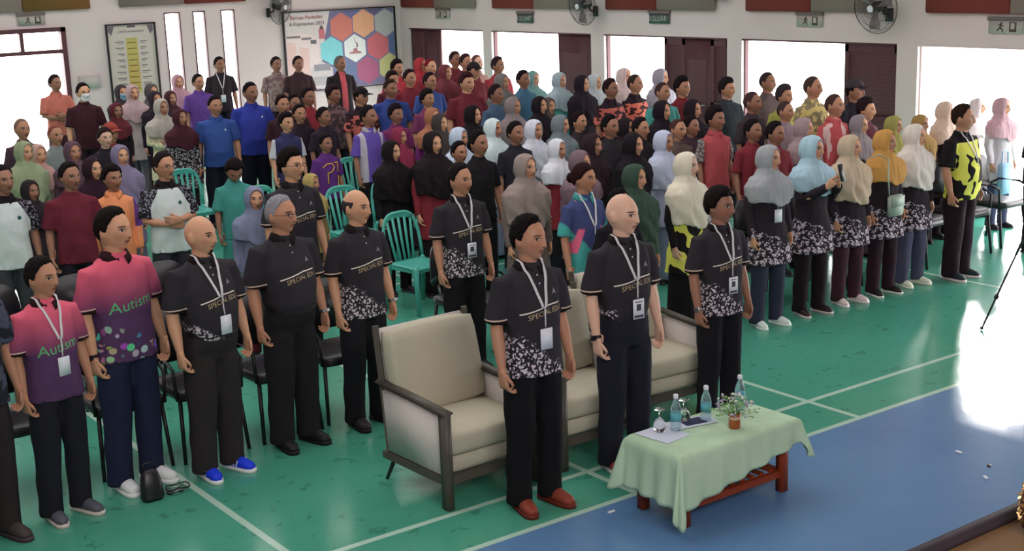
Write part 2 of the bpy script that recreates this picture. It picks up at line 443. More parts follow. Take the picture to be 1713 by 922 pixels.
def fixedpane(): 
    t = NT('window_pane_glass'); t.b.inputs['Transmission Weight'].default_value = 1.0; t.b.inputs['IOR'].default_value = 1.02
    return t.done((1,1,1,1), .0, .5)
M_PANE = fixedpane()
# slit windows
for k, (a, b) in enumerate(slits):
    g = G(); c = (a+b)/2
    for x_ in (a+.01, b-.01): g.box((x_, YW+.02, 1.535), (.02, .06, 1.87))
    g.box((c, YW+.02, 2.46), (b-a, .06, .02)); g.box((c, YW+.02, .61), (b-a, .06, .02))
    wn = struct('window_%d' % (k+1), g.mesh('window_frame'), M_DW)
    link('pane', box((c, YW+.05, 1.535), (b-a-.04, .006, 1.83)).mesh('pane'), M_PANE, wn)
# doorway in the far wall: frame, transom bar, transom panes
g = G()
g.box((DX1-.04, YW+.02, 1.165), (.08, .14, 2.33)); g.box((DX0+.04, YW+.02, 1.165), (.08, .14, 2.33))
g.box(((DX0+DX1)/2, YW+.02, 2.295), (DX1-DX0, .14, .07)); g.box(((DX0+DX1)/2, YW+.02, 1.945), (DX1-DX0, .12, .06))
dr = struct('door_1', g.mesh('door_frame'), M_DW)
for x_ in (4.9, 5.75, 6.63): link('mullion', box((x_, YW+.02, 2.12), (.06, .1, .3)).mesh('mullion'), M_DW, dr)
for x_ in (4.5, 5.33, 6.19, 6.96): link('pane', box((x_, YW+.03, 2.12), (.76, .006, .28)).mesh('pane'), M_PANE, dr)
# side doors: folding leaves standing in the right wall
M_STEEL = plain('brushed_steel', 'b0b0b4', .3, .5, 1.0)
def leaf(y0, y1, louvre, parent, x_=XW+.06):
    g = G(); c = (y0+y1)/2; W_ = y1-y0; h = LZ-.03
    if not louvre:
        g.box((x_, c, h/2+.01), (.04, W_, h)); lf = link('door_leaf', bevel_mesh(g.mesh('leaf'), .004), M_DW, parent)
        g = G()
        for z_ in (.5, 1.35):
            g.box((x_-.024, c, z_), (.012, W_*.7, .6))
        link('panel', g.mesh('panel'), M_DW, lf)
        link('door_handle', G().tube([(x_-.03, y0+.08, 1.0), (x_-.07, y0+.08, 1.0), (x_-.07, y0+.18, 1.0)], [.008]*3, 8).mesh('handle', True), M_STEEL, lf)
        return
    for yy in (y0+.03, y1-.03): g.box((x_, yy, h/2+.01), (.045, .06, h))
    for z_ in (.06, 1.0, h-.04): g.box((x_, c, z_), (.045, W_, .1))
    lf = link('door_leaf', g.mesh('leaf'), M_DW, parent)
    R_ = Matrix.Rotation(math.radians(64), 3, 'Y')
    sl = G().box((0,0,0), (.062, W_-.1, .010), rot=R_).mesh('slat')
    z_ = .14
    while z_ < h-.06:
        if abs(z_-1.0) > .07:
            s_ = link('slat', sl, None, lf, (x_, c, z_))
            if not sl.materials: sl.materials.append(M_DW)
        z_ += .052
for k, (o0, o1, leaves) in enumerate((
    (19.49, 21.9, ((20.9,21.45,0),(21.45,21.9,0))),
    (16.54, 19.23, ((16.54,17.42,0),)),
    (13.56, 16.22, ((13.56,13.92,1),(13.92,14.45,0),(14.45,14.89,1))),
    (10.66, 13.28, ((10.66,11.5,1),)),
    (8.4, 10.35, ()))):
    if k == 3: o0 = 10.66
    g = G(); g.box((XW+.05, (o0+o1)/2, LZ-.012), (.1, o1-o0, .022))
    for yy in (o0+.012, o1-.012): g.box((XW+.08, yy, LZ/2), (.06, .022, LZ))
    d = struct('door_%d' % (k+2), g.mesh('door_frame'), M_DW if k < 4 else M_WALL)
    for a, b, lv in leaves: leaf(a, b, lv, d)
# hidden side of the stage and the stage
def wood(name, a, b):
    t = NT(name); o = t.obj()
    f = t.noise(t.scalev(o, 1.2, 14, 14), 1.5, 5, .6)
    col = t.mix(f, hexc(a), hexc(b)); return t.done(col, .45, .35)
st = struct('stage_floor', box((3.4, -.62, .49), (20.6, 6.7, .98)).mesh('stage'), wood('stage_timber', '6a4a34', '8d6e4c'))
struct('trim_1', bevel_mesh(box((3.4, 2.75, .99), (20.6, .06, .05)).mesh('stage_nosing'), .01), plain('dark_nosing', '3a3038', .5))
# acoustic panels above the doors
M_ACR = plain('brick_red_panel', '7a3834', .9, .1, g=1.5, scale=30); M_ACG = plain('grey_panel', '84706c', .9, .1, g=1.5, scale=30); M_ACB = plain('brown_panel', '7a5434', .9, .1, g=1.4, scale=30)
def panel(side, a, b, z, m, lab):
    h = 1.1
    me = box((XW-.045, (a+b)/2, z+h/2), (.06, abs(b-a)-.015, h)).mesh('panel') if side == 'r' else box(((a+b)/2, YW-.045, z+h/2), (abs(b-a)-.015, .06, h)).mesh('panel')
    tag(link('acoustic_panel', bevel_mesh(me, .012), m), lab, 'panel', 'acoustic panels along the top of the walls')
for a, b, m, lab in ((22.05,20.92,M_ACR,'brick red acoustic panel, first right of the banner corner'),(20.92,19.63,M_ACG,'grey acoustic panel, first right of the banner corner'),
    (19.1,17.93,M_ACR,'brick red acoustic panel left of the first round wall fan on the door wall'),(17.93,16.65,M_ACG,'grey acoustic panel partly behind the middle wall fan'),
    (16.11,14.95,M_ACR,'brick red acoustic panel just right of the middle wall fan'),(14.95,13.75,M_ACG,'grey acoustic panel above the folding doors'),
    (13.16,12.0,M_ACR,'brick red acoustic panel above the wide white doorway'),(12.0,11.0,M_ACG,'grey acoustic panel partly behind the right wall fan'),
    (10.22,9.08,M_ACR,'brick red acoustic panel at the top right corner of the view'),(9.08,7.9,M_ACG,'grey acoustic panel cut off by the right edge')):
    panel('r', a, b, 2.35, m, lab)
for a, b, m, lab in ((5.6,6.69,M_ACG,'grey acoustic panel at the top left corner over the doorway'),(6.69,7.79,M_ACB,'mustard brown acoustic panel at the top left'),
    (8.27,9.42,M_ACG,'grey acoustic panel above the framed chart'),(9.42,10.57,M_ACR,'brick red acoustic panel above the slit windows')):
    panel('b', a, b, 2.6, m, lab)

# ------------------------------------------------------------------ people: head, bodies and clothes
HZ = 1.592        # height of the head centre on the 1.70 m figure
def headgrid(nu, nv):
    t = np.linspace(0, 2*np.pi, nu, endpoint=False); ph = np.linspace(0.02, np.pi-.02, nv)
    P, T = np.meshgrid(ph, t, indexing='ij')
    # azimuth 0 at the face (-Y)
    n = np.stack([np.sin(P)*np.sin(T), -np.sin(P)*np.cos(T), np.cos(P)], -1).reshape(-1,3)
    F = []
    for j in range(nv-1):
        for i in range(nu): F.append((j*nu+i, (j+1)*nu+i, (j+1)*nu+(i+1)%nu, j*nu+(i+1)%nu))
    F.append(tuple(range(nu))); F.append(tuple((nv-1)*nu+i for i in range(nu-1,-1,-1)))
    return n, F
def headshape(n):
    x, y, z = n[:,0], n[:,1], n[:,2]
    lo = np.clip(-z, 0, 1); fr = np.clip(-y, 0, 1); bk = np.clip(y, 0, 1)
    X = x*.0765*(1-.30*lo**1.8)*(1+.05*np.exp(-((z-.35)/.4)**2)*bk)
    Y = np.where(y < 0, y*.092, y*.098*(1-.42*lo**1.2))
    Y = Y*(1-.10*np.clip(z,0,1)**2*(y<0))
    Z = z*np.where(z > 0, .112, .117)
    Y -= .016*lo**2.0*fr**.5*(lo>.2)            # chin forward
    Y -= .013*np.exp(-((Z+.104)/.020)**2)*np.exp(-(X/.026)**2)*(y<.3)
    f = (y < 0)
    def gz(c, s): return np.exp(-((Z-c)/s)**2)
    def gx(c, s): return np.exp(-((np.abs(X)-c)/s)**2)
    prof = np.interp(Z, [-.054,-.047,-.036,.018,.03], [0,.55,1,.25,0])
    Y -= f*.024*prof*np.exp(-(X/(.0125))**2)
    Y -= f*.007*gz(-.040,.008)*gx(.012,.006)
    Y += f*.011*gx(.031,.016)*gz(.002,.013)
    Y -= f*.004*gz(.024,.008)*np.exp(-(X/.05)**4)
    Y -= f*.006*gx(.045,.018)*gz(-.022,.018)
    Y -= f*.0065*gz(-.058,.006)*np.exp(-(X/.021)**2)
    Y -= f*.0070*gz(-.069,.006)*np.exp(-(X/.019)**2)
    Y += f*.004*gz(-.0635,.0028)*np.exp(-(X/.022)**2)
    Y += f*.005*gz(-.082,.007)*np.exp(-(X/.025)**2)
    return np.stack([X, Y, Z], -1)
def hand(g, W, d, nrm, wid, k=1.0, curl=1.05):
    """W wrist, d direction of the hand, nrm palm normal (fingers curl towards it), wid towards the index side"""
    W, d, nrm, wid = (Vector(a) for a in (W, d, nrm, wid)); d.normalize(); nrm.normalize(); wid.normalize()
    pts = [W-d*.02*k, W+d*.015*k, W+d*.05*k, W+d*.085*k, W+d*.098*k]
    g.tube([tuple(p) for p in pts], [(.020*k,.026*k),(.018*k,.032*k),(.0155*k,.042*k),(.0135*k,.043*k),(.009*k,.038*k)], 12, ref=tuple(wid), p=2.6)
    fings = []
    for i, (o_, L) in enumerate(((.032,.068),(.011,.076),(-.011,.072),(-.031,.056))):
        p = W+d*.088*k+wid*o_*k; q = [p-d*.02*k, p]; a = curl*(.55+.12*i)
        dirv = d.copy()
        for s_ in (.42,.32,.26):
            dirv = (Matrix.Rotation(a*.9, 3, d.cross(nrm)) @ dirv).normalized() if d.cross(nrm).length else dirv
            q.append(q[-1]+dirv*L*s_*k)
        fings.append(([tuple(v) for v in q], [.0096*k,.0094*k,.0086*k,.0078*k,.0062*k]))
    p = W+d*.022*k+wid*.026*k
    dt = (d*.75+wid*.55+nrm*.30).normalized(); d2 = (d*.9+wid*.12+nrm*.4).normalized()
    fings.append(([tuple(p-dt*.012*k), tuple(p+dt*.022*k), tuple(p+dt*.045*k), tuple(p+dt*.045*k+d2*.028*k)], [.012*k,.0115*k,.0098*k,.0075*k]))
    return fings
POSES = {'d': lambda s: ((s*.228,.02,1.115),(s*.245,-.045,.875),(s*-.03,-.12,-1),(-s,-.15,0),(0,-1,.1)),
         'c': None, 'h': None}
SH = {'m':.178,'h':.188,'t':.160,'f':.160,'g':.145,'w':.158}
def armpts(kind, pose, s):
    sh = SH[kind]; k = sh/.178
    S = (s*sh*.985, .012, 1.362)
    if pose == 'c':
        E = (s*.225*k, -.03, 1.125)
        if s > 0: return S, E, (s*.03, -.205, 1.13), (-1,-.05,.03), (0,1,0), (0,0,1)
        return S, E, (s*.03, -.185, 1.085), (1,-.05,.0), (0,1,0), (0,0,1)
    if pose == 'h':
        E = (s*.215*k, -.06, 1.13)
        return S, E, (s*.07, -.28, 1.27), (-s*.35,-.45,.6), (-s*.7,.2,0), (0,0,1)
    x = 1.0 if kind not in ('f','g') else .97
    if kind == 'h': return S, (s*.248,.02,1.12), (s*.260,-.05,.885), (-s*.03,-.12,-1), (-s,-.2,0), (0,-1,.1)
    return S, (s*.222*k*x,.02,1.115), (s*.236*k*x,-.045,.875), (-s*.03,-.12,-1), (-s,-.2,0), (0,-1,.1)
def body_mesh(kind, pose, tilt=0, low=False):
    g = G(); k = SH[kind]/.178; fat = 1.12 if kind == 'h' else (.9 if kind in ('t','g','f','w') else 1.0)
    g.tube([(0,0,.82),(0,0,.9),(0,.005,1.0),(0,.005,1.1),(0,.01,1.22),(0,.015,1.32),(0,.015,1.385),(0,.012,1.43),(0,.01,1.46)],
           [(.14,.09),(.15,.10),(.135,.095),(.13,.09),(.145*k,.10),(.155*k,.10),(.145*k,.082),(.095,.062),(.058,.055)], 20)
    g.tube([(0,.02,1.40),(0,.012,1.46),(0,.004,1.535),(0,.0,1.57)], [(.068,.062),(.052*fat**.7,.054*fat),(.050*fat**.7,.054),(.04,.04)], 16)
    for s in (-1,1):
        S, E, W_, hd, pn, wd = armpts(kind, pose, s)
        S1 = tuple(Vector(S)+Vector((-s*.06,0,.0)))
        m1 = tuple(Vector(S).lerp(Vector(E), .5)); m2 = tuple(Vector(E).lerp(Vector(W_), .35))
        g.tube([S1, S, m1, E, m2, W_], [.048*fat,.052*fat,.045*fat,.037*fat,.038*fat,(.021,.026)], 14)
        g.tube([(s*.085,0,.88),(s*.092,0,.66),(s*.10,-.005,.47),(s*.102,.018,.33),(s*.105,.012,.10),(s*.105,.012,.06)], [.085,.07,.052,.05,.034,.034], 12)
    # head
    n, F = headgrid(96, 72); hv = headshape(n); hs = 1.085 if kind in ('m','h') else (1.05 if kind in ('f','w') else 1.11)
    if kind == 'h': hv[:,0] *= 1.08
    rot = np.array(Matrix.Rotation(math.radians(20 if tilt == 0 else 0), 3, 'Z') @ Matrix.Rotation(math.radians(tilt), 3, 'X')); piv = np.array((0,.01,-.10))
    def place(v): return ((v*hs-piv) @ rot.T + piv) + np.array((0,0,HZ+(1-hs)*-.11))
    h = G(); hv2 = place(hv); g.add(hv2, F)
    for s in (-1,1):
        e = G().sphere((s*.077*(1.08 if kind=='h' else 1),.012,-.008), (.010,.019,.031), 10, 8); g.add(place(np.array(e.v)), e.f)
    me = remesh(g, .0062 if not low else .008, 2, None, 0, name='body')
    # finer hands
    hg = G()
    for s in (-1,1):
        S, E, W_, hd, pn, wd = armpts(kind, pose, s)
        for p_, r_ in hand(hg, W_, hd, pn, wd, 1.0 if kind in ('m','h') else .9): hg.tube(p_, r_, 8)
    me = evald(me, [('DECIMATE', dict(ratio=.30))])
    bm = bmesh.new(); bm.from_mesh(me); bm2 = hg.mesh('hands'); fix_normals(bm2); bm.from_mesh(bm2); bm.to_mesh(me); bm.free()
    me.shade_smooth()
    v = getv(me); loc = v - np.array((0,0,HZ+(1-hs)*-.11)); loc = ((loc-piv) @ rot + piv)/hs
    at_ = me.attributes.new('fc', 'FLOAT_VECTOR', 'POINT'); at_.data.foreach_set('vector', loc.astype(np.float32).ravel())
    me.name = 'body'
    return me, (hs, rot, piv, place)
def shirt_mesh(kind, pose, sleeve, length, heavy=False, tucked=False):
    """sleeve 's' short / 'l' long, length = z of the hem"""
    g = G(); k = SH[kind]/.178; b = .050 if kind == 'h' else (.012 if kind in ('m',) else 0)
    hem = length; wide = 1.06 if kind == 'h' else 1
    pts = [(0,.0,1.475),(0,.008,1.445),(0,.01,1.415),(0,.012,1.355),(0,.005-b*.3,1.25),(0,-b*.6,1.12),(0,-b*.8,1.02)]
    rad = [(.064,.058),(.082,.066),(.118*k,.086),(.163*k,.110),(.178*k*wide,.122+b*.25),(.172*k*wide,.120+b*.6),(.172*k*wide,.122+b*.8)]
    if tucked: pts += [(0,-b*.6,.965)]; rad[-1] = (.160*k*wide,.112+b*.9); rad += [(.140*k*wide,.098+b*.8)]
    else:
        zz = 1.02; 
        while zz > hem+.05:
            zz -= .10; zz = max(zz, hem); q = (1.02-zz)
            pts.append((0,-b*.6*max(0,1-q*3),zz)); rad.append(((.176+q*(.16 if kind in ('f','g') else .07))*max(k,.9)*wide, .126+b*.5*max(0,1-q*2)+q*.14 if kind in ('f','g') else .126+b*.5*max(0,1-q*2)))
    g.tube(pts, rad, 28, p=2.35)
    for s in (-1,1):
        S, E, W_, hd, pn, wd = armpts(kind, pose, s); S, E, W_ = Vector(S), Vector(E), Vector(W_)
        S1 = S+Vector((-s*.07,0,.012)); fat = 1.1 if kind == 'h' else 1
        if sleeve == 's':
            e = S.lerp(E, .90)
            g.tube([tuple(S1), tuple(S+Vector((0,0,.002))), tuple(S.lerp(E,.5)), tuple(e)], [.054*k,.062*k*fat,.066*k*fat,.068*k*fat], 18)
        else:
            g.tube([tuple(S1), tuple(S), tuple(S.lerp(E,.5)), tuple(E), tuple(E.lerp(W_,.5)), tuple(W_)], [.060*k,.066*k,.062*k,.056*k,.050*k,.043*k], 16)
    me = remesh(g, .010, 3, .34, .012 if kind != 'h' else .009, 9, 'shirt', .6)
    return me
def trousers_mesh(kind, top=.99, cut=1.0):
    g = G(); k = .92 if kind in ('t','g','f','w') else (1.14 if kind == 'h' else 1.02)
    b = .03 if kind == 'h' else 0
    g.tube([(0,-b,top),(0,-b*.7,.93),(0,0,.86),(0,0,.80)], [(.148*k,.108+b),(.160*k,.116+b*.6),(.168*k,.120),(.150*k,.105)], 22, p=2.3)
    for s in (-1,1):
        g.tube([(s*.078,0,.90),(s*.088,0,.78),(s*.098,-.004,.62),(s*.104,-.006,.45),(s*.107,.008,.28),(s*.109,.008,.12),(s*.109,.004,.045)],
               [.078*k,(.092*k,.108*k),.090*k,.080*k*cut,.077*k*cut,.075*k*cut,.076*k*cut], 16)
    return remesh(g, .012, 2, .34, .010, 8, 'trousers', .5)
def skirt_mesh():
    g = G(); g.tube([(0,0,.98),(0,0,.85),(0,0,.6),(0,0,.3),(0,0,.05)], [(.15,.11),(.175,.13),(.19,.15),(.205,.17),(.215,.185)], 26)
    return remesh(g, .014, 2, .3, .012, 9, 'skirt', .12)
def shoe_mesh(s):
    g = G()
    g.tube([(0,.10,.05),(0,.075,.052),(0,.01,.055),(0,-.06,.045),(0,-.115,.037),(0,-.145,.03)], [(.022,.034),(.036,.045),(.038,.05),(.043,.036),(.040,.027),(.022,.017)], 14, ref=(0,0,1))
    g.sphere((0,.045,.085), (.036,.048,.028), 12, 8)
    n0 = len(g.f)
    pts = []
    for (y_, w_) in ((.115,.02),(.095,.036),(.03,.038),(-.05,.045),(-.12,.042),(-.15,.026),(-.158,.008)): pts.append((y_, w_))
    out_ = [(w_, y_) for y_, w_ in pts]+[(-w_, y_) for y_, w_ in reversed(pts)]
    m = len(out_); V = [(x_, y_, 0.0) for x_, y_ in out_]+[(x_, y_, .024) for x_, y_ in out_]
    F = [tuple(range(m-1,-1,-1)), tuple(range(m, 2*m))]+[(i,(i+1)%m,m+(i+1)%m,m+i) for i in range(m)]
    g.add(V, F, 1)
    me = fix_normals(g.mesh('shoe', True)); return me
def hair_mesh(style, place, hkind='m'):
    n, F = headgrid(72, 54); v = headshape(n); x, y, z = v[:,0], v[:,1], v[:,2]
    az = np.arctan2(np.abs(x), -y)      # 0 front .. pi back
    if style in 's f g z p c':
        line = np.interp(az, [0,.5,.9,1.25,1.45,1.9,2.4,3.15], [.087,.084,.074,.040,-.004,-.012,-.055,-.065])
        th = {'s':.009,'f':.015,'g':.009,'z':.0045,'p':.012,'c':.008}[style]
        if style == 'f': line = line - .016*np.exp(-(az/.8)**2)
        if style == 'p': line = np.interp(az, [0,.5,.9,1.3,1.9,3.15], [.070,.064,.048,.01,-.03,-.07])
    elif style == 'r':                   # bald crown, hair on sides and back only
        line = np.interp(az, [0,.9,1.2,1.45,1.9,2.4,3.15], [.2,.2,.03,-.005,-.010,-.055,-.065]); th = .004
    line = line + np.array([.005*noise.noise(Vector((q[0]*60,q[1]*60,3))) for q in v]); m = 1/(1+np.exp(-(z-line)/.0028))
    if style == 'r': m = m*(1/(1+np.exp((z-np.interp(az,[0,1.2,3.15],[.04,.045,.055]))/.004)))
    off = m*th*(1+.9*np.clip(n[:,2],0,1)*(style in 'sf')) - (1-m)*.012
    jit = np.array([noise.noise(Vector((p[0]*45,p[1]*45,p[2]*30)))+.6*noise.noise(Vector((p[0]*110,p[1]*110,p[2]*70))) for p in v])
    off = off + m*jit*(.0065 if style in 'sfg' else .001)
    v = v + n*off[:,None]
    g = G(); g.add(place(v), F)
    if style == 'p':
        b = G().sphere((0,.115,-.005), (.038,.034,.042), 14, 10); g.add(place(np.array(b.v)), b.f)
    return fix_normals(g.mesh('hair', True))
def cap_mesh(place):
    n, F = headgrid(48, 36); v = headshape(n); z = v[:,2]; az = np.arctan2(np.abs(v[:,0]), -v[:,1])
    m = 1/(1+np.exp(-(z-np.interp(az,[0,1.5,3.15],[.045,.035,.015]))/.003))
    v = v + n*(m*.019-(1-m)*.015)[:,None]; g = G(); g.add(place(v), F)
    V = []; Fb = []
    for j, (rr, zz) in enumerate(((.085,.052),(.12,.050),(.155,.042),(.165,.037))):
        for i in range(13):
            a = math.radians(-48+8*i); V.append((math.sin(a)*rr*.80, -math.cos(a)*rr, zz-.010*abs(math.sin(a))**2*3))
    nv = len(V); V += [(a,b_,c-.004) for a,b_,c in V]
    for j in range(3):
        for i in range(12):
            q = (j*13+i, j*13+i+1, (j+1)*13+i+1, (j+1)*13+i); Fb.append(q); Fb.append(tuple(nv+k_ for k_ in reversed(q)))
    ring = [i for i in range(13)]+[j*13+12 for j in range(1,4)]+[3*13+i for i in range(11,-1,-1)]+[j*13 for j in (2,1)]
    for i in range(len(ring)): a, b_ = ring[i], ring[(i+1)%len(ring)]; Fb.append((a, b_, b_+nv, a+nv))
    g.add(place(np.array(V)), Fb); return fix_normals(g.mesh('cap', True))
def hijab_mesh(kind, place, hs, rot, piv, long):
    g = G(); k = SH[kind]/.160
    n, F = headgrid(64, 48); v = headshape(n)
    v = n*np.array((.094,.112,.128)); v[:,1] += .008; v[:,2] -= .004
    g.add(place(v), F)
    hm = 1.06 if long else 1.20
    pts = [(0,.008,1.56),(0,.006,1.50),(0,.004,1.455),(0,.006,1.41),(0,.004,1.35),(0,-.004,1.28),(0,-.012,1.21),(0,-.014,hm+.03)]
    rad = [(.080,.088),(.084,.092),(.118,.100),(.190*k,.122),(.240*k,.142),(.240*k,.150),(.224*k,.154),(.206*k,.156)]
    if not long: pts = pts[:7]; rad = rad[:7]
    g.tube(pts, rad, 30, p=2.15)
    me = remesh(g, .008, 3, None, .017, 13, 'headscarf', .28)
    v = getv(me); zc = HZ+(1-hs)*-.11
    q = ((v-np.array((0,0,zc))-piv) @ rot + piv)/hs
    x, y, z = q[:,0], q[:,1], q[:,2]
    e = np.sqrt((x/.060)**2+((z+.008)/.086)**2)
    f = (y < .0)&(z > -.15)
    push = np.clip((1.12-e)/.16, 0, 1); push = push*push*(3-2*push)
    dirn = rot @ np.array((0,1.,0)); k_ = np.where(f, push*.070*hs, 0)[:,None]; v = v + k_*dirn
    y = v[:,1]; y2 = y.copy()
    # tail of the scarf crossing the chest and a soft point at the front hem
    t_ = np.clip((1.36-v[:,2])/.3, 0, 1)
    fold = .013*np.sin((v[:,0]*.9+v[:,2]*.8)*48)*t_*(y < .05)
    y2 = y2 - fold
    z2 = v[:,2] - np.where((v[:,2] < hm+.12)&(y<0), .09*np.exp(-((v[:,0]-.03)/.10)**2)*np.clip((hm+.12-v[:,2])/.12,0,1), 0)
    v[:,1] = y2; v[:,2] = z2; setv(me, v)
    me = evald(me, [('DECIMATE', dict(ratio=.42))]); me.name = 'headscarf'; me.shade_smooth(); return me
def collar_mesh(kind):
    k = SH[kind]/.178; V = []; F = []; n = 30
    # folded polo collar, open at the front
    for j, (r, z, yo) in enumerate(((.060,1.462,.010),(.062,1.480,.012),(.071,1.472,.010),(.090,1.432,.008),(.085,1.430,.008))):
        for i in range(n):
            a = math.radians(16+328*i/(n-1)); c = abs(math.cos(a/2))
            dip = .040*max(0, -math.cos(math.pi-a))**3
            V.append((math.sin(a)*r*1.02, -math.cos(a)*r*.98+yo, z-dip*(1 if j > 0 else 1)))
    for j in range(4):
        for i in range(n-1): F.append((j*n+i, j*n+i+1, (j+1)*n+i+1, (j+1)*n+i))
    g = G(); g.add(V, F); me = g.mesh('collar', True); return evald(me, [('SOLIDIFY', dict(thickness=.003))])
def drape_pts(bvh, pts, off=.006):
    out_ = []
    for x_, z_ in pts:
        h = bvh.ray_cast(Vector((x_, -1, z_)), Vector((0,1,0)))
        y_ = h[0].y if h[0] is not None else -.10
        out_.append((x_, y_-off, z_))
    return out_
def ribbon(path, wv, th=.0015):
    g = G(); V = []; F = []; m = len(path)
    for p in path:
        for dx, dy in ((-wv,-th),(wv,-th),(wv,th),(-wv,th)): V.append((p[0]+dx, p[1]+dy, p[2]))
    for i in range(m-1):
        for k in range(4): F.append((i*4+k, i*4+(k+1)%4, (i+1)*4+(k+1)%4, (i+1)*4+k))
    F.append((3,2,1,0)); F.append(tuple((m-1)*4+k for k in range(4)))
    g.add(V, F); return g
def lanyard_parts(bvh, low=1.13):
    g = G()
    for s in (-1,1):
        pts = [(s*(.070-.062*t), 1.455-.235*t) for t in np.linspace(0,1,12)]
        p3 = drape_pts(bvh, pts, .007); p3[0] = (p3[0][0], max(p3[0][1], -.03), p3[0][2]+.02); p3.insert(0, (s*.070, .02, 1.485))
        r = ribbon(p3, .0085); g.add(r.v, r.f)
    p3 = drape_pts(bvh, [(0, z_) for z_ in np.linspace(1.225, low+.01, 6)], .010); y_ = min(p[1] for p in p3)
    r = ribbon([(p[0], min(p[1], y_+.01), p[2]) for p in p3], .004); g.add(r.v, r.f)
    b = bevel_mesh(box((.0, y_-.006, low-.055), (.082,.004,.122)).mesh('badge'), .0015)
    return g.mesh('lanyard', True), b, y_
def text_mesh(s, size, extrude=.0):
    cu = bpy.data.curves.new('t', 'FONT'); cu.body = s; cu.size = size; cu.align_x = 'CENTER'; cu.extrude = extrude; cu.resolution_u = 2
    o = bpy.data.objects.new('t', cu); C.objects.link(o); dg = bpy.context.evaluated_depsgraph_get()
    me = bpy.data.meshes.new_from_object(o.evaluated_get(dg)); bpy.data.objects.remove(o); bpy.data.curves.remove(cu); return me
def drape_text(s, size, cx, cz, bvh, slope=0, sx=1.0, bow=None):
    me = text_mesh(s, size); v = getv(me); x_ = v[:,0]*sx+cx; z_ = v[:,1]+cz
    z_ = z_ + (np.minimum(x_, .035)*slope if bow else x_*slope)
    p = drape_pts(bvh, list(zip(x_, z_)), .0025); setv(me, np.array(p)); me.name = 'lettering'; return me

TPL = {}
def tbody(kind, pose, tilt=0):
    key = ('b', kind, pose, tilt)
    if key not in TPL: TPL[key] = body_mesh(kind, pose, tilt)
    return TPL[key]
def tmpl(key, fn, *a):
    if key not in TPL: TPL[key] = fn(*a)
    return TPL[key]
def bvh_of(key):
    k2 = ('bvh', key)
    if k2 not in TPL:
        me = TPL[key]; TPL[k2] = BVHTree.FromPolygons([v.co[:] for v in me.vertices], [p.vertices[:] for p in me.polygons])
    return TPL[k2]
M_WHITE = plain('white_card', 'd8dae4', .5, g=1.1); M_LAN = plain('white_ribbon', 'c8c4c8', .7, g=1.2)
M_GOLD = plain('gold_print', '9a8668', .6, g=1.6); M_GREENP = plain('green_print', '4fa06a', .6, g=1.3); M_BLUEP = plain('blue_print', '5a90b8', .6, g=1.3)
M_DIAL = plain('watch_steel', '8a8a90', .3, .5, .8)
def glasses_mesh(place):
    g = G()
    for s in (-1,1):
        q = [(s*.032+.0195*math.cos(a), -.098+.004*abs(math.cos(a)), .001+.0145*math.sin(a)) for a in np.linspace(0, 2*np.pi, 17)[:-1]]
        q.append(q[0]); r = G().tube(q, [.0016]*17, 6, caps=False); g.add(place(np.array(r.v)), r.f)
        r = G().tube([(s*.052,-.094,.004),(s*.078,-.05,.006),(s*.083,.01,.004)], [.0014]*3, 6); g.add(place(np.array(r.v)), r.f)
    r = G().tube([(-.012,-.099,.003),(0,-.102,.005),(.012,-.099,.003)], [.0014]*3, 6); g.add(place(np.array(r.v)), r.f)
    return g.mesh('glasses', True)
def facepatch(place, zr, th, xr=.07):
    n, F = headgrid(64, 48); v = headshape(n); x, y, z = v.T
    m = np.clip(np.minimum((zr[1]-z), (z-zr[0]))/.006+.5, 0, 1)*np.clip((xr-np.abs(x))/.006, 0, 1)*(y < .02)
    if th > .006: v[:,1] = np.where((m > 0)&(y<0), np.minimum(v[:,1], -.085+.5*np.abs(x)), v[:,1])
    v = v+n*(m*th-(1-m)*.012)[:,None]; g = G(); g.add(place(v), F); return fix_normals(g.mesh('patch', True))

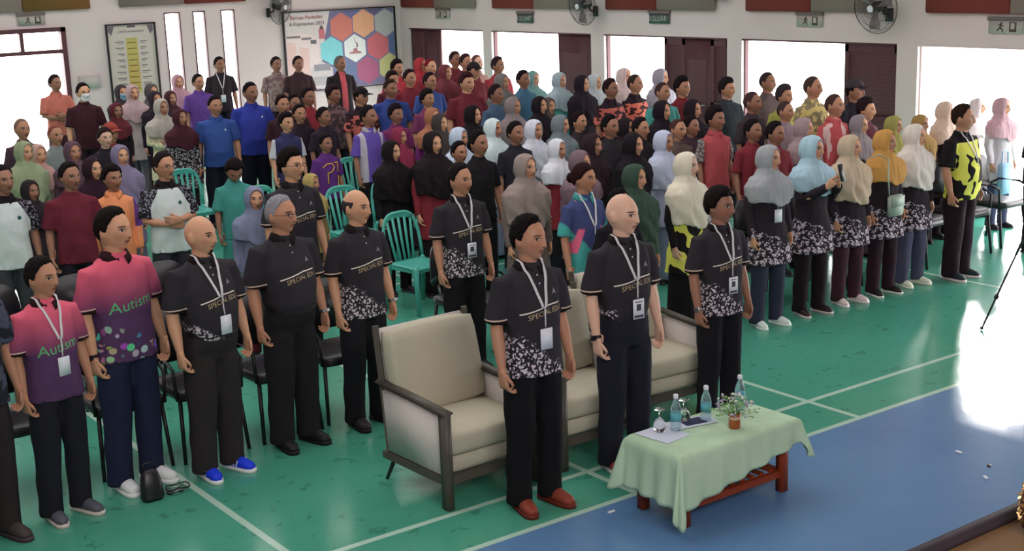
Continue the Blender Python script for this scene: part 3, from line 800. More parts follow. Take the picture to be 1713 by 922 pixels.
def person(x, y, h, kind, top, bottom, head, skin, yaw, label, extras, idx):
    ex = [e for e in extras.split(',') if e]
    tilt = 0
    if idx > 16 and x/y < .52: yaw -= 15
    if kind == 'tb': kind, tilt = 't', 38
    pose = 'c' if 'cross' in ex else ('h' if 'hold' in ex else 'd')
    fem = kind in ('f','g')
    body, (hs, rot, piv, place) = tbody(kind, pose, tilt)
    o = inst('person', body, skin_mat(skin)); nat = {'m':1.713,'h':1.713,'t':1.716,'f':1.709,'g':1.716,'w':1.709}[kind] + (.018 if head[0] in 'jJc' else .010)
    s = h/nat
    o.location = (x, y, 0 if x < XW else -.07); o.scale = (s*(1.07 if idx == 1 else (1.08 if 12 <= idx <= 16 else 1.0)), s, s)
    o.rotation_euler = (0, 0, math.radians(yaw + rng.uniform(-9, 9)*(idx > 16)))
    grp = 'guests standing in the front rows' if idx < 17 else 'people standing in the crowd behind'
    tag(o, label, 'person', grp)
    hk = (kind, pose, tilt)
    # shirt
    tucked = top in ('poloT','poloN')
    sl = 'l' if (fem or top in ('orangeJ',)) else 's'
    hem = .60 if top == 'wt' else (.62 if kind == 'f' else (.66 if kind == 'g' else .81))
    kk = ('sh', kind, pose, sl, hem, tucked)
    me = tmpl(kk, shirt_mesh, kind, pose, sl, hem, False, tucked)
    inst('tunic' if fem else ('polo_shirt' if not top[0].isdigit() or 'lan' in ex else 'shirt'), me, cloth(top), o)
    # trousers or skirt
    if kind == 'g' or (kind == 'f' and idx > 16 and idx % 2): inst('skirt', tmpl(('sk',), skirt_mesh), fabric(bottom), o)
    else: inst('trousers', tmpl(('tr', kind, tucked), trousers_mesh, kind, 1.01 if tucked else .97), fabric(bottom), o)
    if tucked: inst('belt', tmpl(('belt', kind), belt_mesh, kind), plain('black_leather', '151317', .4, .5), o)
    # shoes
    sh = [e for e in ex if e.startswith('shoe:')]
    up, so = sh[0].split(':')[1:] if sh else ('1c181e', '3a363c')
    for q in (-1,1):
        sm = inst('shoe', tmpl(('shoe',), shoe_mesh, 1), [plain('shoe_upper', up, .55, .35, g=1.4), plain('shoe_sole', so, .6, .3, g=1.4)], o)
        sm.location = (q*.108, -.015 - (0 if q < 0 else .01), 0); sm.rotation_euler = (0,0,math.radians(q*10)); sm.scale = (1.05,)*3 if kind in ('m','h') else (.9,)*3
    if idx == 2:
        for sm in [c_ for c_ in o.children if c_.name.startswith('shoe')]: inst('stripes', tmpl(('st',), stripe_mesh), M_WHITE, sm)
    # head
    c0 = head[0]; hc = head[2:] if ':' in head else None
    if c0 in 'jJ':
        me = tmpl(('hj',)+hk+(c0,), hijab_mesh, kind, place, hs, rot, piv, c0 == 'J'); inst('headscarf', me, fabric(hc, g=1.3), o)
    elif c0 == 'c':
        inst('hair', tmpl(('hair','c')+hk, hair_mesh, 'c', place), plain('hair', '140e10', .85, .12), o)
        inst('cap', tmpl(('cap',)+hk, cap_mesh, place), fabric(hc), o)
    elif c0 != 'b':
        inst('hair', tmpl(('hair',c0)+hk, hair_mesh, c0, place), plain('hair', hc, .85, .12, nz=.45, scale=90, g=.9), o)
    # collar
    if not fem and (not top[0].isdigit() or 'lan' in ex or top in ('20329f','224a9a','5c3490')):
        cc = {'polo':'1a0f12','poloT':'1a0f12','poloN':'1a0f12','pink':'301018','pink2':'301018','tealnavy':'1c9a98','whtblk':'1c1218','purwhite':'a8a0b0'}.get(top)
        inst('collar', tmpl(('col', kind), collar_mesh, kind), fabric(cc) if cc else cloth(top), o)
    if top in ('polo','poloT','poloN'):
        bv = bvh_of(kk)
        inst('lettering', tmpl(('tx',)+kk, drape_text, 'SPECIAL EDU', .042, .022, 1.178, bv, .20, 1.0, True), M_GOLD, o)
        inst('chest_emblem', tmpl(('em',)+kk, emblem_mesh, bv), plain('silver_print', '7a7680', .5, g=1.4), o)
        inst('button', tmpl(('bt',)+kk, button_mesh, bv), plain('pearl_button', 'b8b0b0', .3, g=1.2), o)
    if top in ('20329f','224a9a','26222e'): inst('chest_emblem', tmpl(('em',)+kk, emblem_mesh, bvh_of(kk)), M_WHITE, o)
    if top in ('pink','pink2'):
        bv = bvh_of(kk)
        for nm, col, s_, cz, cx, txt in (('green', M_GREENP, .095, 1.14, -.005, 'Autism'),):
            inst('lettering', tmpl(('tx',nm)+kk, drape_text, txt, s_, cx, cz, bv, .12), col, o)
    if 'lan' in ex:
        bv = bvh_of(kk)
        L, B, y_ = tmpl(('lan',)+kk, lanyard_parts, bv, 1.10 if idx < 10 else 1.13)
        inst('lanyard', L, M_LAN, o)
        if 'badgeW' in ex or 'badgeP' in ex:
            b = inst('name_badge', B, M_WHITE, o)
            if 'badgeP' in ex:
                inst('badge_print', tmpl(('bp',)+kk, badge_print, y_, 1.10 if idx < 10 else 1.13), plain('badge_ink', '4a4450', .5), b)
    if 'watch' in ex:
        S, E, W_, hd, pn, wd = armpts(kind, pose, 1 if idx in (3,4) else -1)
        inst('watch', tmpl(('wa', kind, idx in (3,4)), watch_mesh, E, W_), M_DIAL if idx != 6 else plain('black_strap', '17141a', .5), o)
    if 'band' in ex:
        S, E, W_, hd, pn, wd = armpts(kind, pose, -1); inst('wristband', tmpl(('wa', kind, False), watch_mesh, E, W_), plain('black_strap', '17141a', .5), o)
    if 'glasses' in ex: inst('glasses', tmpl(('gl',)+hk, glasses_mesh, place), plain('dark_rim', '2a2024', .4, .5), o)
    if 'goatee' in ex: inst('beard', tmpl(('go',)+hk, facepatch, place, (-.125,-.078), .0022, .022), plain('hair', '241a18', .8), o)
    if 'maskW' in ex or 'maskB' in ex: inst('face_mask', tmpl(('fm',)+hk, facepatch, place, (-.105,-.012), .008, .062), plain('mask_fabric', 'd5d8dc' if 'maskW' in ex else '7fa8c4', .8, g=1.2), o)
    if 'yell' in ex: inst('jersey_line', tmpl(('yl',)+kk, yell_mesh, bvh_of(kk)), plain('yellow_print', 'd0a030', .6, g=1.3), o)
    return o
def stripe_mesh():
    g = G()
    for s in (-1,1):
        for k in range(3): g.box((s*.0405, -.045+.024*k, .052), (.004,.009,.042), rot=Matrix.Rotation(math.radians(22), 3, 'X'))
    return g.mesh('stripes')
def belt_mesh(kind):
    k = 1.14 if kind == 'h' else 1.02; b = .03 if kind == 'h' else 0
    g = G(); g.tube([(0,-b,.972),(0,-b,1.008)], [(.153*k,.113+b)]*2, 36, p=2.3); g.box((0,-b-.116-b,.99), (.05,.012,.036)); return g.mesh('belt', False)
def emblem_mesh(bv):
    g = G(); p = drape_pts(bv, [(.095,1.318),(.078,1.28),(.112,1.28),(.095,1.292)], .003)
    g.add(p, [(0,1,3),(0,3,2)]); return g.mesh('emblem')
def button_mesh(bv):
    g = G()
    for z_ in (1.40, 1.355): p = drape_pts(bv, [(0,z_)], .004)[0]; g.sphere(p, (.006,.003,.006), 8, 6)
    return g.mesh('button', True)
def badge_print(y_, low):
    g = G(); g.box((0,y_-.0085,low-.10),(.066,.001,.014)); g.box((0,y_-.0085,low-.045),(.034,.001,.040)); g.box((0,y_-.0085,low-.012),(.05,.001,.006)); return g.mesh('print')
def watch_mesh(E, W_):
    E, W_ = Vector(E), Vector(W_); d = (W_-E).normalized(); p = W_-d*.015
    g = G(); g.tube([tuple(p-d*.009), tuple(p+d*.009)], [(.029,.033)]*2, 16)
    sx = 1 if W_.x > 0 else -1; g.tube([tuple(p+Vector((sx*.022,-.012,0))), tuple(p+Vector((sx*.034,-.02,0)))], [.016]*2, 12); return g.mesh('watch', False)
def yell_mesh(bv):
    g = G()
    for pts in ([(-.10,1.28),(-.04,1.33),(.04,1.33),(.07,1.28),(.03,1.22),(-.04,1.20),(-.04,1.05)], [(.08,1.34),(.13,1.34),(.13,1.20)], [(.13,1.15),(.13,.95)]):
        q = []
        for a, b in zip(pts[:-1], pts[1:]):
            for t_ in np.linspace(0,1,5)[:-1]: q.append((a[0]+(b[0]-a[0])*t_, a[1]+(b[1]-a[1])*t_))
        q.append(pts[-1]); p3 = drape_pts(bv, q, .003); g.tube(p3, [.008]*len(p3), 6)
    return g.mesh('lines', True)
PEOPLE = [
 (2.23,7.60,1.560,'m','pink','1b1b26','s:1a1416',2,14,'short man in pink and purple polo with white badge, second from the left edge','lan,badgeW,shoe:4a4a55:b9b0a8'),
 (2.74,7.80,1.750,'m','pink2','1a2140','s:17110f',1,16,'taller man in pink and purple polo with puzzle pieces, navy trousers','band,shoe:c8c8cc:e8e8e8'),
 (3.22,7.64,1.660,'h','poloT','2b2527','b',1,12,'heavy bald man in charcoal polo wearing bright blue sports shoes','lan,badgeW,shoe:1233c8:e8ecf5,goatee'),
 (3.84,7.78,1.690,'h','poloN','1c191e','g:8d8b92',2,8,'grey-haired man with glasses in tucked charcoal polo','glasses,shoe:141216:141216,watch'),
 (4.42,7.82,1.650,'m','polo','1a181f','r:3a3136',1,6,'bald man in charcoal floral polo with wristwatch and no badge','shoe:2a2026:1a1416,watch'),
 (4.42,5.90,1.720,'m','polo','0c0b10','s:140d0f',2,-2,'man in charcoal floral polo and red-brown loafers before the first armchair','lan,badgeW,shoe:7a3325:5a2015'),
 (5.22,6.02,1.730,'m','poloT','191a2a','b',0,-4,'tall bald man in charcoal polo and navy trousers before the second armchair','lan,badgeP,shoe:8a3a34:dcdce4,watch'),
 (6.28,6.26,1.600,'m','polo','121019','f:1b1012',3,-4,'young man in charcoal floral polo behind the coffee table','lan,badgeP,shoe:151015:151015,watch'),
 (1.77,7.52,1.700,'m','batik:23242e:3b3f52','2a2224','s:1a1416',2,10,'dark-shirted person cut off by the left edge, arm and leg showing','shoe:3b3034:3b3034'),
 (4.80,9.48,1.734,'m','polo','141218','f:160f10',1,4,'young man with glasses in charcoal polo behind the grey-haired man','glasses,shoe:151015:151015'),
 (5.64,8.37,1.630,'m','polo','141218','s:1a1416',2,-4,'man in charcoal floral polo with printed badge beside the green chair','lan,badgeP,shoe:151015:151015'),
 (10.86,7.64,1.660,'h','yelblk','24101c','s:2a1a14',2,6,"man in black and bright yellow polo at the end of the women's row",'lan,shoe:15222a:c8b8b8'),
 (8.30,7.70,1.560,'f','wt','2b3046','j:8d9096',1,-6,'woman in grey headscarf and black floral tunic, first of the front women','lan,badgeW,shoe:c4ccc8:c4ccc8'),
 (8.86,7.72,1.580,'f','wt','1a0e16','j:8fb3c4',1,-6,'woman in light blue headscarf holding up a phone','hold,shoe:2a1a20:b8a8a8'),
 (9.38,7.74,1.530,'f','wt','3c1c28','J:b29a7e',1,-4,'woman in beige headscarf and black floral tunic with pale shoes','shoe:cdb9ba:d8c9c9'),
 (9.86,7.74,1.530,'f','wt','2b1220','j:b8800f',2,-4,'woman in mustard headscarf with a small pale shoulder bag','shoe:1c1218:cfcfc8'),
 (10.34,7.78,1.530,'f','wt','44435f','J:c9bdb4',1,-4,'woman in cream headscarf with blue jeans and white shoes','shoe:cfd0bd:cfd0bd'),
 (6.40,7.82,1.606,'w','tealnavy','101018','p:2a1214',2,-4,'woman with tied hair in navy, teal and pink polo','lan'),
 (6.99,7.90,1.530,'f','3f5a49','1a1a20','J:2c4638',1,-6,'woman in dark green headscarf and long green top','lan'),
 (7.57,7.92,1.560,'f','yelblk','1a1418','J:c9bfa8',0,-6,'woman in cream headscarf and yellow and black sports top','lan'),
 (6.64,8.87,1.560,'f','6a5a56','2a2428','J:877570',1,-6,'woman in taupe headscarf between the two front black polos','lan'),
 (6.44,7.46,1.436,'t','141018','141018','s:120c10',2,-10,'dark-haired child in black hidden behind the tall bald man',''),
 (6.61,10.95,1.500,'f','120c12','160a10','J:130c11',1,-2,'large woman wrapped in black headscarf and robe beside the green chairs',''),
 (6.88,10.64,1.582,'f','7a1020','1a0e14','J:1a1015',1,-4,'woman in black headscarf over a red dress',''),
 (7.29,10.81,1.417,'t','141116','141116','s:191117',2,-6,'dark-haired boy in black just left of a taller black-shirted boy',''),
 (7.14,10.26,1.580,'t','151217','151217','s:140e10',3,-6,'tall thin boy in plain black tee with white-scarfed girls behind',''),
 (8.06,10.24,1.420,'g','8a1426','1a1a20','j:c3c3d4',2,-6,'girl in white headscarf and red vest',''),
 (7.35,9.02,1.500,'f','6a4a55','2a1a22','j:6f5560',1,-6,'woman in mauve headscarf behind the woman in navy and teal',''),
 (8.14,9.80,1.499,'g','1c1217','1c1217','J:2a171e',2,-6,'girl in dark brown headscarf next to the red-vested girl',''),
 (8.33,9.43,1.515,'g','130d14','130d14','J:160f17',1,-6,'girl in black headscarf above the dark green headscarf',''),
 (8.79,9.51,1.486,'g','9aa0bd','8088a8','J:a9afcb',2,-6,'girl in long pale blue-white headscarf beside the cream headscarf',''),
 (9.74,9.77,1.602,'t','redpolo','2a1a20','f:1d1016',3,-4,'tall boy in dark red shirt with grey sleeves',''),
 (9.77,9.28,1.507,'t','7a1424','1a1a24','s:1a1016',3,-4,'boy in red shirt behind the first grey headscarf',''),
 (9.70,8.92,1.516,'t','7a1424','1a1a24','s:1a1016',3,-4,'boy in red shirt behind the light blue headscarf',''),
 (10.19,8.99,1.517,'f','87203a','1a1a24','j:93797f',1,-4,'woman in pinkish grey headscarf over crimson dress',''),
 (10.98,8.95,1.476,'f','4a3a44','2a1a22','j:7f7279',1,-4,'woman in mauve-grey headscarf behind the beige one',''),
 (11.44,8.88,1.427,'f','6f6a28','2a1a22','j:8d8630',2,-4,'woman in olive-yellow headscarf behind the mustard one',''),
 (11.90,8.89,1.396,'f','8a6420','2a1a22','J:95702a',2,-4,'woman in brownish mustard headscarf behind the cream one',''),
 (12.36,8.92,1.493,'f','1f131a','24101c','j:c2a594',1,-4,'woman in peach headscarf and black dress beside the yellow polo man',''),
 (13.58,9.36,1.400,'f','bdb1b4','3a3a5a','j:c5babb',1,-4,'woman in white headscarf and pale top behind the yellow polo man',''),
 (13.20,8.79,1.470,'f','b9b3b9','3a4060','j:b98e9a',1,-4,'woman in pink headscarf carrying a light blue bag near right edge',''),
 (12.40,7.83,1.500,'t','17131a','17131a','s:17131a',2,0,'dark figure cut off by the right edge of the picture',''),
 (11.06,9.35,1.648,'t','redblk','1a1a24','z:4b3433',2,-4,'boy with shaved head in red shirt before the louvred door',''),
 (11.75,10.25,1.740,'m','batik:8a7a58:b8a050','2a2a30','z:4a3a34',2,-6,'tall shaved man in patterned yellow top in the bright doorway',''),
 (12.05,9.90,1.700,'m','26222e','1a1a24','c:3a3038',3,-4,'man in peaked cap before the louvred door',''),
 (11.51,9.30,1.562,'t','6a2a3c','1a1a24','f:2a1a20',1,-4,'boy with bright cheek beside the man in peaked cap',''),
 (11.84,10.75,1.600,'t','9a9a20','1a1a24','f:3a3238',2,-6,'boy with yellow shirt and dark hair in the doorway',''),
 (11.14,10.10,1.521,'t','8a7480','1a1a24','z:4a3638',2,-6,'shaved boy in grey-pink shirt under the doorway boy',''),
 (12.25,11.40,1.700,'m','5a4848','2a2a30','z:3c2c30',3,-6,'tall dark man in brown shirt at left side of wide doorway',''),
 (10.98,10.44,1.619,'t','3a2c34','1a1a24','z:4a3238',3,-6,'shaved boy with long neck left of the doorway',''),
 (11.67,11.51,1.660,'m','2b323a','1a1a24','f:20181c',2,-6,'man in dark grey shirt against the pier right of dark doors',''),
 (9.90,10.29,1.460,'t','3a2430','1a1a24','s:1c1218',3,-6,'boy with dark hair right beside the tall red-shirted boy',''),
 (9.52,10.09,1.479,'t','5a4640','1a1a24','z:4a3230',2,-6,'shaved boy just right of the pale blue headscarf',''),
 (10.69,11.08,1.527,'g','17101a','17101a','J:20121e',1,-6,'girl in black headscarf before the dark folding doors',''),
 (10.23,11.09,1.553,'g','17101a','17101a','J:1c111b',1,-6,'girl in black headscarf left of dark folding doors',''),
 (11.58,12.19,1.649,'t','7a1420','1a1a24','f:191016',2,-6,'boy in black and red top in front of the folding doors',''),
 (12.36,13.42,1.660,'f','7c86a8','3a3a50','j:948fa0',1,-6,'woman in pale lilac scarf in front of the folding door edge',''),
 (11.14,12.07,1.631,'m','2d9a96','2a2a33','z:4a3236',2,-6,'bare-headed man in teal beside the folding door edge',''),
 (11.48,12.95,1.660,'t','orange','1a1a24','z:3a2c2a',2,-6,'boy in orange and black jersey inside the third doorway',''),
 (11.00,12.87,1.640,'t','orange2','1a1a24','s:2a1a20',3,-6,'boy in coral and black jersey left inside the third doorway',''),
 (12.17,13.95,1.660,'f','c8b8b4','3a3a50','j:c4a8a6',1,-6,'woman in pink-white scarf glowing in the third doorway',''),
 (11.68,13.99,1.614,'f','5f9a9a','3a3a50','j:a9b2b8',1,-6,'woman in white scarf beside the pier left of third doorway',''),
 (11.30,13.79,1.636,'f','1c1420','1c1420','J:1f1522',1,-6,'woman in black headscarf before the maroon door leaf',''),
 (11.41,14.41,1.640,'f','2f9a96','3a3a50','j:8fa2ae',1,-6,'woman in pale grey-blue scarf and teal shirt before maroon leaf',''),
 (11.52,15.15,1.617,'f','35907e','3a3a50','j:5f8a88',1,-6,'woman in teal scarf in the second doorway',''),
 (11.17,14.91,1.645,'t','3a6a8a','1a1a24','s:1c141c',3,-6,'man in blue shirt inside the second doorway',''),
 (10.00,13.03,1.507,'g','17101a','17101a','J:1b1119',1,-6,'girl in black headscarf with bright face below second doorway',''),
 (10.34,13.29,1.449,'g','4a3a44','2a2a33','j:574a44',1,-6,'girl in brown headscarf tucked beside a black-scarfed girl',''),
 (8.87,11.20,1.518,'f','55626c','3a3a44','J:65727a',1,-6,'woman in blue-grey headscarf between two white-scarfed girls',''),
 (8.43,11.09,1.511,'g','b9bdd0','9aa0bd','J:bcc0d4',2,-6,'girl in long white headscarf left of the blue-grey headscarf',''),
 (9.43,11.58,1.460,'t','33242c','1a1a24','s:20141a',2,-6,'boy with dark hair right of the blue-grey headscarf',''),
 (8.90,10.43,1.550,'t','28242c','1a1a24','s:150f14',3,-6,'boy with flat black hair in centre of student block',''),
 (9.46,10.83,1.451,'g','1c1217','1c1217','J:1d1219',2,-6,'girl in black headscarf right of the flat-haired boy',''),
 (9.36,10.48,1.479,'t','241e28','1a1a24','s:1c151c',2,-6,'boy in dark clothes next to a black-scarfed girl in student block',''),
 (8.04,10.89,1.532,'t','22202a','1a1a24','s:1c1418',3,-6,'boy in dark top between two white-scarfed girls',''),
 (8.28,11.61,1.500,'g','b5c4c8','9aa0bd','J:b9cacd',2,-6,'girl in long pale mint-white headscarf left of dark-haired boy',''),
 (7.69,11.39,1.480,'g','a9b4d0','9aa0bd','J:abb9d6',2,-6,'girl in blue-white headscarf, leftmost of the white-scarfed girls',''),
 (8.82,12.76,1.520,'g','1c1017','1c1017','J:170d14',1,-6,'girl in black headscarf below the large maroon figure',''),
 (8.20,12.51,1.504,'f','bw','1c1217','j:3d3433',1,-6,'woman in dark patterned scarf beside the orange-scarfed one',''),
 (8.33,12.86,1.536,'f','7c1c7a','2a1a33','j:a0603a',1,-6,'woman in orange scarf and magenta top',''),
 (8.26,13.54,1.520,'t','73185c','2a1a33','f:20121a',3,-6,'boy in plum shirt in front of a blue-shirted man',''),
 (7.74,12.64,1.380,'g','8a1444','2a1a24','j:86143e',2,-6,'girl in crimson scarf just behind the large black robe',''),
 (9.30,14.46,1.560,'t','7a2a5a','1a1a24','f:1c1418',2,-6,'boy with lit cheek between blue-shirted man and maroon figure',''),
 (9.95,14.51,1.720,'h','701a2a','2a1a24','f:3a1a20',1,-6,'big man in maroon top standing head above the students',''),
 (9.94,13.85,1.600,'t','3f5a78','1a1a24','s:2a1a20',3,-6,'boy in blue-grey shirt right of the big maroon man',''),
 (10.72,14.79,1.659,'f','6a6f70','2a2a33','j:6a6664',1,-6,'woman in grey-green scarf beside the second doorway',''),
 (9.54,12.95,1.543,'g','7a6a70','3a3a44','J:7f6e72',2,-6,'woman in dusty pink-grey long scarf below the second doorway',''),
 (11.35,16.35,1.700,'m','6a1a24','2a1a24','c:241a20',2,-6,'man in dark peaked cap among the red group',''),
 (12.21,17.50,1.709,'t','a87a70','2a1a24','z:6a4a48',0,-6,'washed out person deep in the first doorway',''),
 (11.84,17.27,1.751,'m','6a1c28','2a1a24','s:3a2428',2,-6,'middle of three men in the first doorway',''),
 (12.09,17.93,1.750,'m','6a1c28','2a1a24','s:33242a',3,-6,'left of three men in the first doorway',''),
 (11.96,16.59,1.720,'m','9a1a30','2a1a24','s:33202a',3,-6,'man in red shirt at the pier between first two doorways',''),
 (11.08,16.70,1.680,'f','8a1428','2a1a24','j:6a2430',1,-6,'woman in maroon scarf with lanyard under the first doorway','lan'),
 (10.30,15.93,1.640,'m','2c4a94','1a1a24','s:281820',2,-6,'man with glasses in blue shirt among the red group','glasses'),
 (11.37,17.55,1.700,'m','8a1428','2a1a24','z:7a1a24',1,-6,'backlit man with red-edged hair next to the red scarf',''),
 (11.68,18.31,1.680,'f','8a1026','2a1a24','j:a01422',2,-6,'woman in bright red scarf before the maroon corner door',''),
 (10.24,16.36,1.668,'m','7a1228','1a1a24','s:2a141a',2,-6,'dark-haired man squeezed left of the bright red scarf',''),
 (10.95,17.84,1.700,'m','c01a34','2a1a24','f:1c1016',2,-6,"man in red and white top at the banner's right edge",''),
 (10.17,16.72,1.632,'m','55162a','2a1a24','f:2a1a1c',2,-6,'brown-haired man behind the blue-shirted man',''),
 (9.21,15.20,1.660,'h','23408f','1a1a24','s:30201c',3,-6,"round-faced man in royal blue below the banner's yellow hexagon",''),
 (8.66,15.02,1.620,'m','orange2','1a1a24','c:1a1014',2,-6,'bearded man in black cap and orange checked shirt','goatee'),
 (8.68,15.77,1.595,'t','batik:4a3a40:6a4a50','1a1a24','f:2a1a20',3,-6,'boy in patterned dark shirt below the grey-haired banner man',''),
 (8.24,15.66,1.605,'t','9a1c2c','1a1a24','s:1c1216',3,-6,'boy in red shirt below the banner',''),
 (7.60,15.13,1.597,'t','3a1a24','1a1a24','s:241418',2,-6,'boy mostly hidden behind the navy and white polo boy',''),
 (7.90,15.41,1.563,'t','40202a','1a1a24','s:1c1216',3,-6,'dark boy beside the red-shirted boy below the banner',''),
 (7.63,14.75,1.500,'t','2a1a28','1a1a24','s:1c1216',2,-6,'boy with lit forehead just over the navy and white polo',''),
 (7.07,14.01,1.500,'t','navwhite','1a1a24','f:1c1418',1,4,'boy in navy polo with white sleeves left of centre',''),
 (7.74,14.35,1.480,'t','2c2030','1a1a24','s:1c1418',3,0,'dark-clothed child just left of the purple and white polo boy',''),
 (10.82,19.38,1.720,'m','reddark','1a1a24','g:6a6466',3,-4,'grey-haired man in dark jacket over red shirt before the banner',''),
 (10.51,20.24,1.702,'m','3a2428','1a1a24','s:2a2024',3,-4,'man in dark brown shirt before the white part of banner',''),
 (10.26,20.55,1.698,'m','batik:8a7670:6a4a50','2a1a24','s:241c20',3,-4,"man in pale patterned shirt at the banner's left edge",''),
 (7.58,13.01,1.600,'t','purwhite','15131c','s:20161a',3,-4,'boy in purple polo with white side panels',''),
 (7.01,12.99,1.340,'t','5a1f7a','1a1a24','s:1a1216',3,0,'boy in purple jersey with yellow lines in front of purple polo','yell'),
 (5.93,11.32,1.220,'g','7a6a30','2a2a20','j:a58a3a',2,0,'small child in yellow headscarf behind young man with glasses',''),
 (4.63,9.83,1.433,'f','6a7090','7a1430','j:6b7391',1,-6,'woman in grey-blue headscarf with red sleeve behind the grey-haired man',''),
 (5.20,11.45,1.450,'tb','1f8f86','1f8f86','f:1c1014',3,0,'boy in teal tee with bowed head',''),
 (7.53,15.86,1.720,'h','20329f','141428','s:141014',3,0,'tall man in bright royal blue polo right of centre-left',''),
 (6.89,15.54,1.619,'h','224a9a','15152a','s:1c1418',2,4,'shorter man in lighter blue polo left of the tall royal blue one',''),
 (9.57,21.27,1.720,'m','2c2028','1a1a24','s:1c1418',3,2,'man in dark polo with badge before the slit windows','lan,badgeW'),
 (8.28,19.21,1.620,'m','5c3490','2a1a33','s:1c1418',2,2,'man in violet shirt before the slit windows',''),
 (8.14,19.65,1.620,'f','a06a8a','6a3a5a','J:a87a8a',1,2,'woman in pink headscarf and pink dress',''),
 (7.63,18.74,1.457,'g','43202a','2a1a24','j:3f1c26',2,2,'child in dark red scarf beside the pink dress',''),
 (6.42,15.53,1.521,'f','bw','2a1420','j:431624',2,4,'woman in maroon scarf and black-white print dress',''),
 (6.47,16.22,1.600,'f','creamp','8a8460','j:a59a90',2,6,'woman in cream scarf with arms folded over pale yellow dress','cross'),
 (7.26,18.51,1.610,'f','2c2430','2a1a24','j:4a4248',1,4,'woman in dark grey scarf before the framed chart',''),
 (7.02,17.78,1.560,'f','1c1420','1c1420','j:241a26',2,4,'woman in black scarf half hidden behind the folded-arm woman',''),
 (6.90,18.29,1.633,'f','b8a6a6','8a7a88','j:a88a8c',1,4,'woman in pinkish grey scarf beside the blue-masked woman',''),
 (6.95,18.86,1.600,'f','b9b9c0','5a5a68','j:3a3038',1,4,'woman in dark scarf with light blue face mask','maskB'),
 (6.40,17.62,1.460,'g','1f131a','1f131a','j:5a1420',3,4,'child in dark red scarf below the blue-masked woman',''),
 (6.19,18.24,1.700,'m','3c1420','2a1a24','s:1c1418',1,6,'man in maroon tee with white face mask','maskW'),
 (6.47,20.26,1.700,'m','c0604a','5a2a38','s:2a1c20',3,8,'person in orange-red top with folded arms in doorway','cross'),
 (4.71,14.94,1.522,'t','7a8484','2a2a30','z:8a4a44',2,8,'person with ruddy face and grey shirt below the doorway one',''),
 (4.45,15.25,1.598,'t','4a3040','2a1a24','z:8a6a60',2,10,'dim figure against the bright door at far left',''),
 (4.97,14.11,1.540,'w','24202a','1a1a24','p:2c1c22',0,4,'pale-faced woman with tied dark hair',''),
 (5.30,14.84,1.500,'g','7a2a22','2a1a24','c:9a3020',2,4,'child with orange-red cap peeking behind pale woman',''),
 (4.61,12.71,1.520,'f','6f6486','5a5a78','J:74698a',1,4,'woman in lavender headscarf and lavender dress',''),
 (4.18,12.28,1.480,'g','210f1a','210f1a','J:2a101f',1,4,'girl in very dark maroon headscarf, pale face',''),
 (4.38,13.40,1.520,'f','5a3a4a','2a1a24','j:5a3e4d',2,4,'woman in dark mauve scarf behind the maroon tee boy',''),
 (4.19,13.91,1.460,'g','8a6a68','5a5a60','j:b0837c',1,8,'girl in salmon scarf beside the olive headscarf',''),
 (3.93,13.49,1.560,'f','7f9068','5a6a4a','J:85926b',1,10,'woman in olive green headscarf and green top at far left',''),
 (3.59,12.27,1.340,'g','2a1f28','1a1a24','j:251a22',3,8,'small girl in black scarf below the olive headscarf',''),
 (3.60,11.16,1.600,'m','671028','1a1420','s:1c1216',3,8,'young man in plain dark red tee, left side',''),
 (4.04,11.39,1.500,'t','orangeJ','1a1a24','f:1c1216',3,6,'boy in orange jersey with purple sleeves',''),
 (4.35,10.97,1.620,'m','whtblk','2a2a33','s:241a1c',2,6,'man with glasses in white shirt with black sleeves, arms folded','glasses,cross'),
 (3.09,11.29,1.620,'m','whtblk','3a3a40','s:241a1c',3,12,'man in white shirt with black sleeves at left edge',''),
]

for i_, a_ in enumerate(PEOPLE): person(*a_, i_)

# ------------------------------------------------------------------ seats
M_CREAM = plain('cream_upholstery', 'aaa392', .8, .2, g=1.25, nz=.05); M_CREAM2 = plain('pale_side_upholstery', 'c0b6b2', .8, .2, g=1.25, nz=.05)
M_TAUPE = wood('taupe_timber', '4a433d', '5c544c')
def cushion(c, d, bulge=.02, b=.03):
    me = box((0,0,0), d).mesh('cushion'); bm = bmesh.new(); bm.from_mesh(me); bmesh.ops.subdivide_edges(bm, edges=bm.edges, cuts=6, use_grid_fill=True)
    for v in bm.verts:
        q = [v.co[i]/(d[i]/2) for i in range(3)]; f = 1
        for i in range(3):
            o_ = [q[j] for j in range(3) if j != i]; v.co[i] += q[i]*bulge*(1-o_[0]**2)*(1-o_[1]**2)
        r = [abs(a) for a in q]; k_ = sum(a > .99 for a in r)
        if k_ >= 2: v.co *= (.975 if k_ == 2 else .94)
    bm.to_mesh(me); bm.free(); me.shade_smooth(); return me
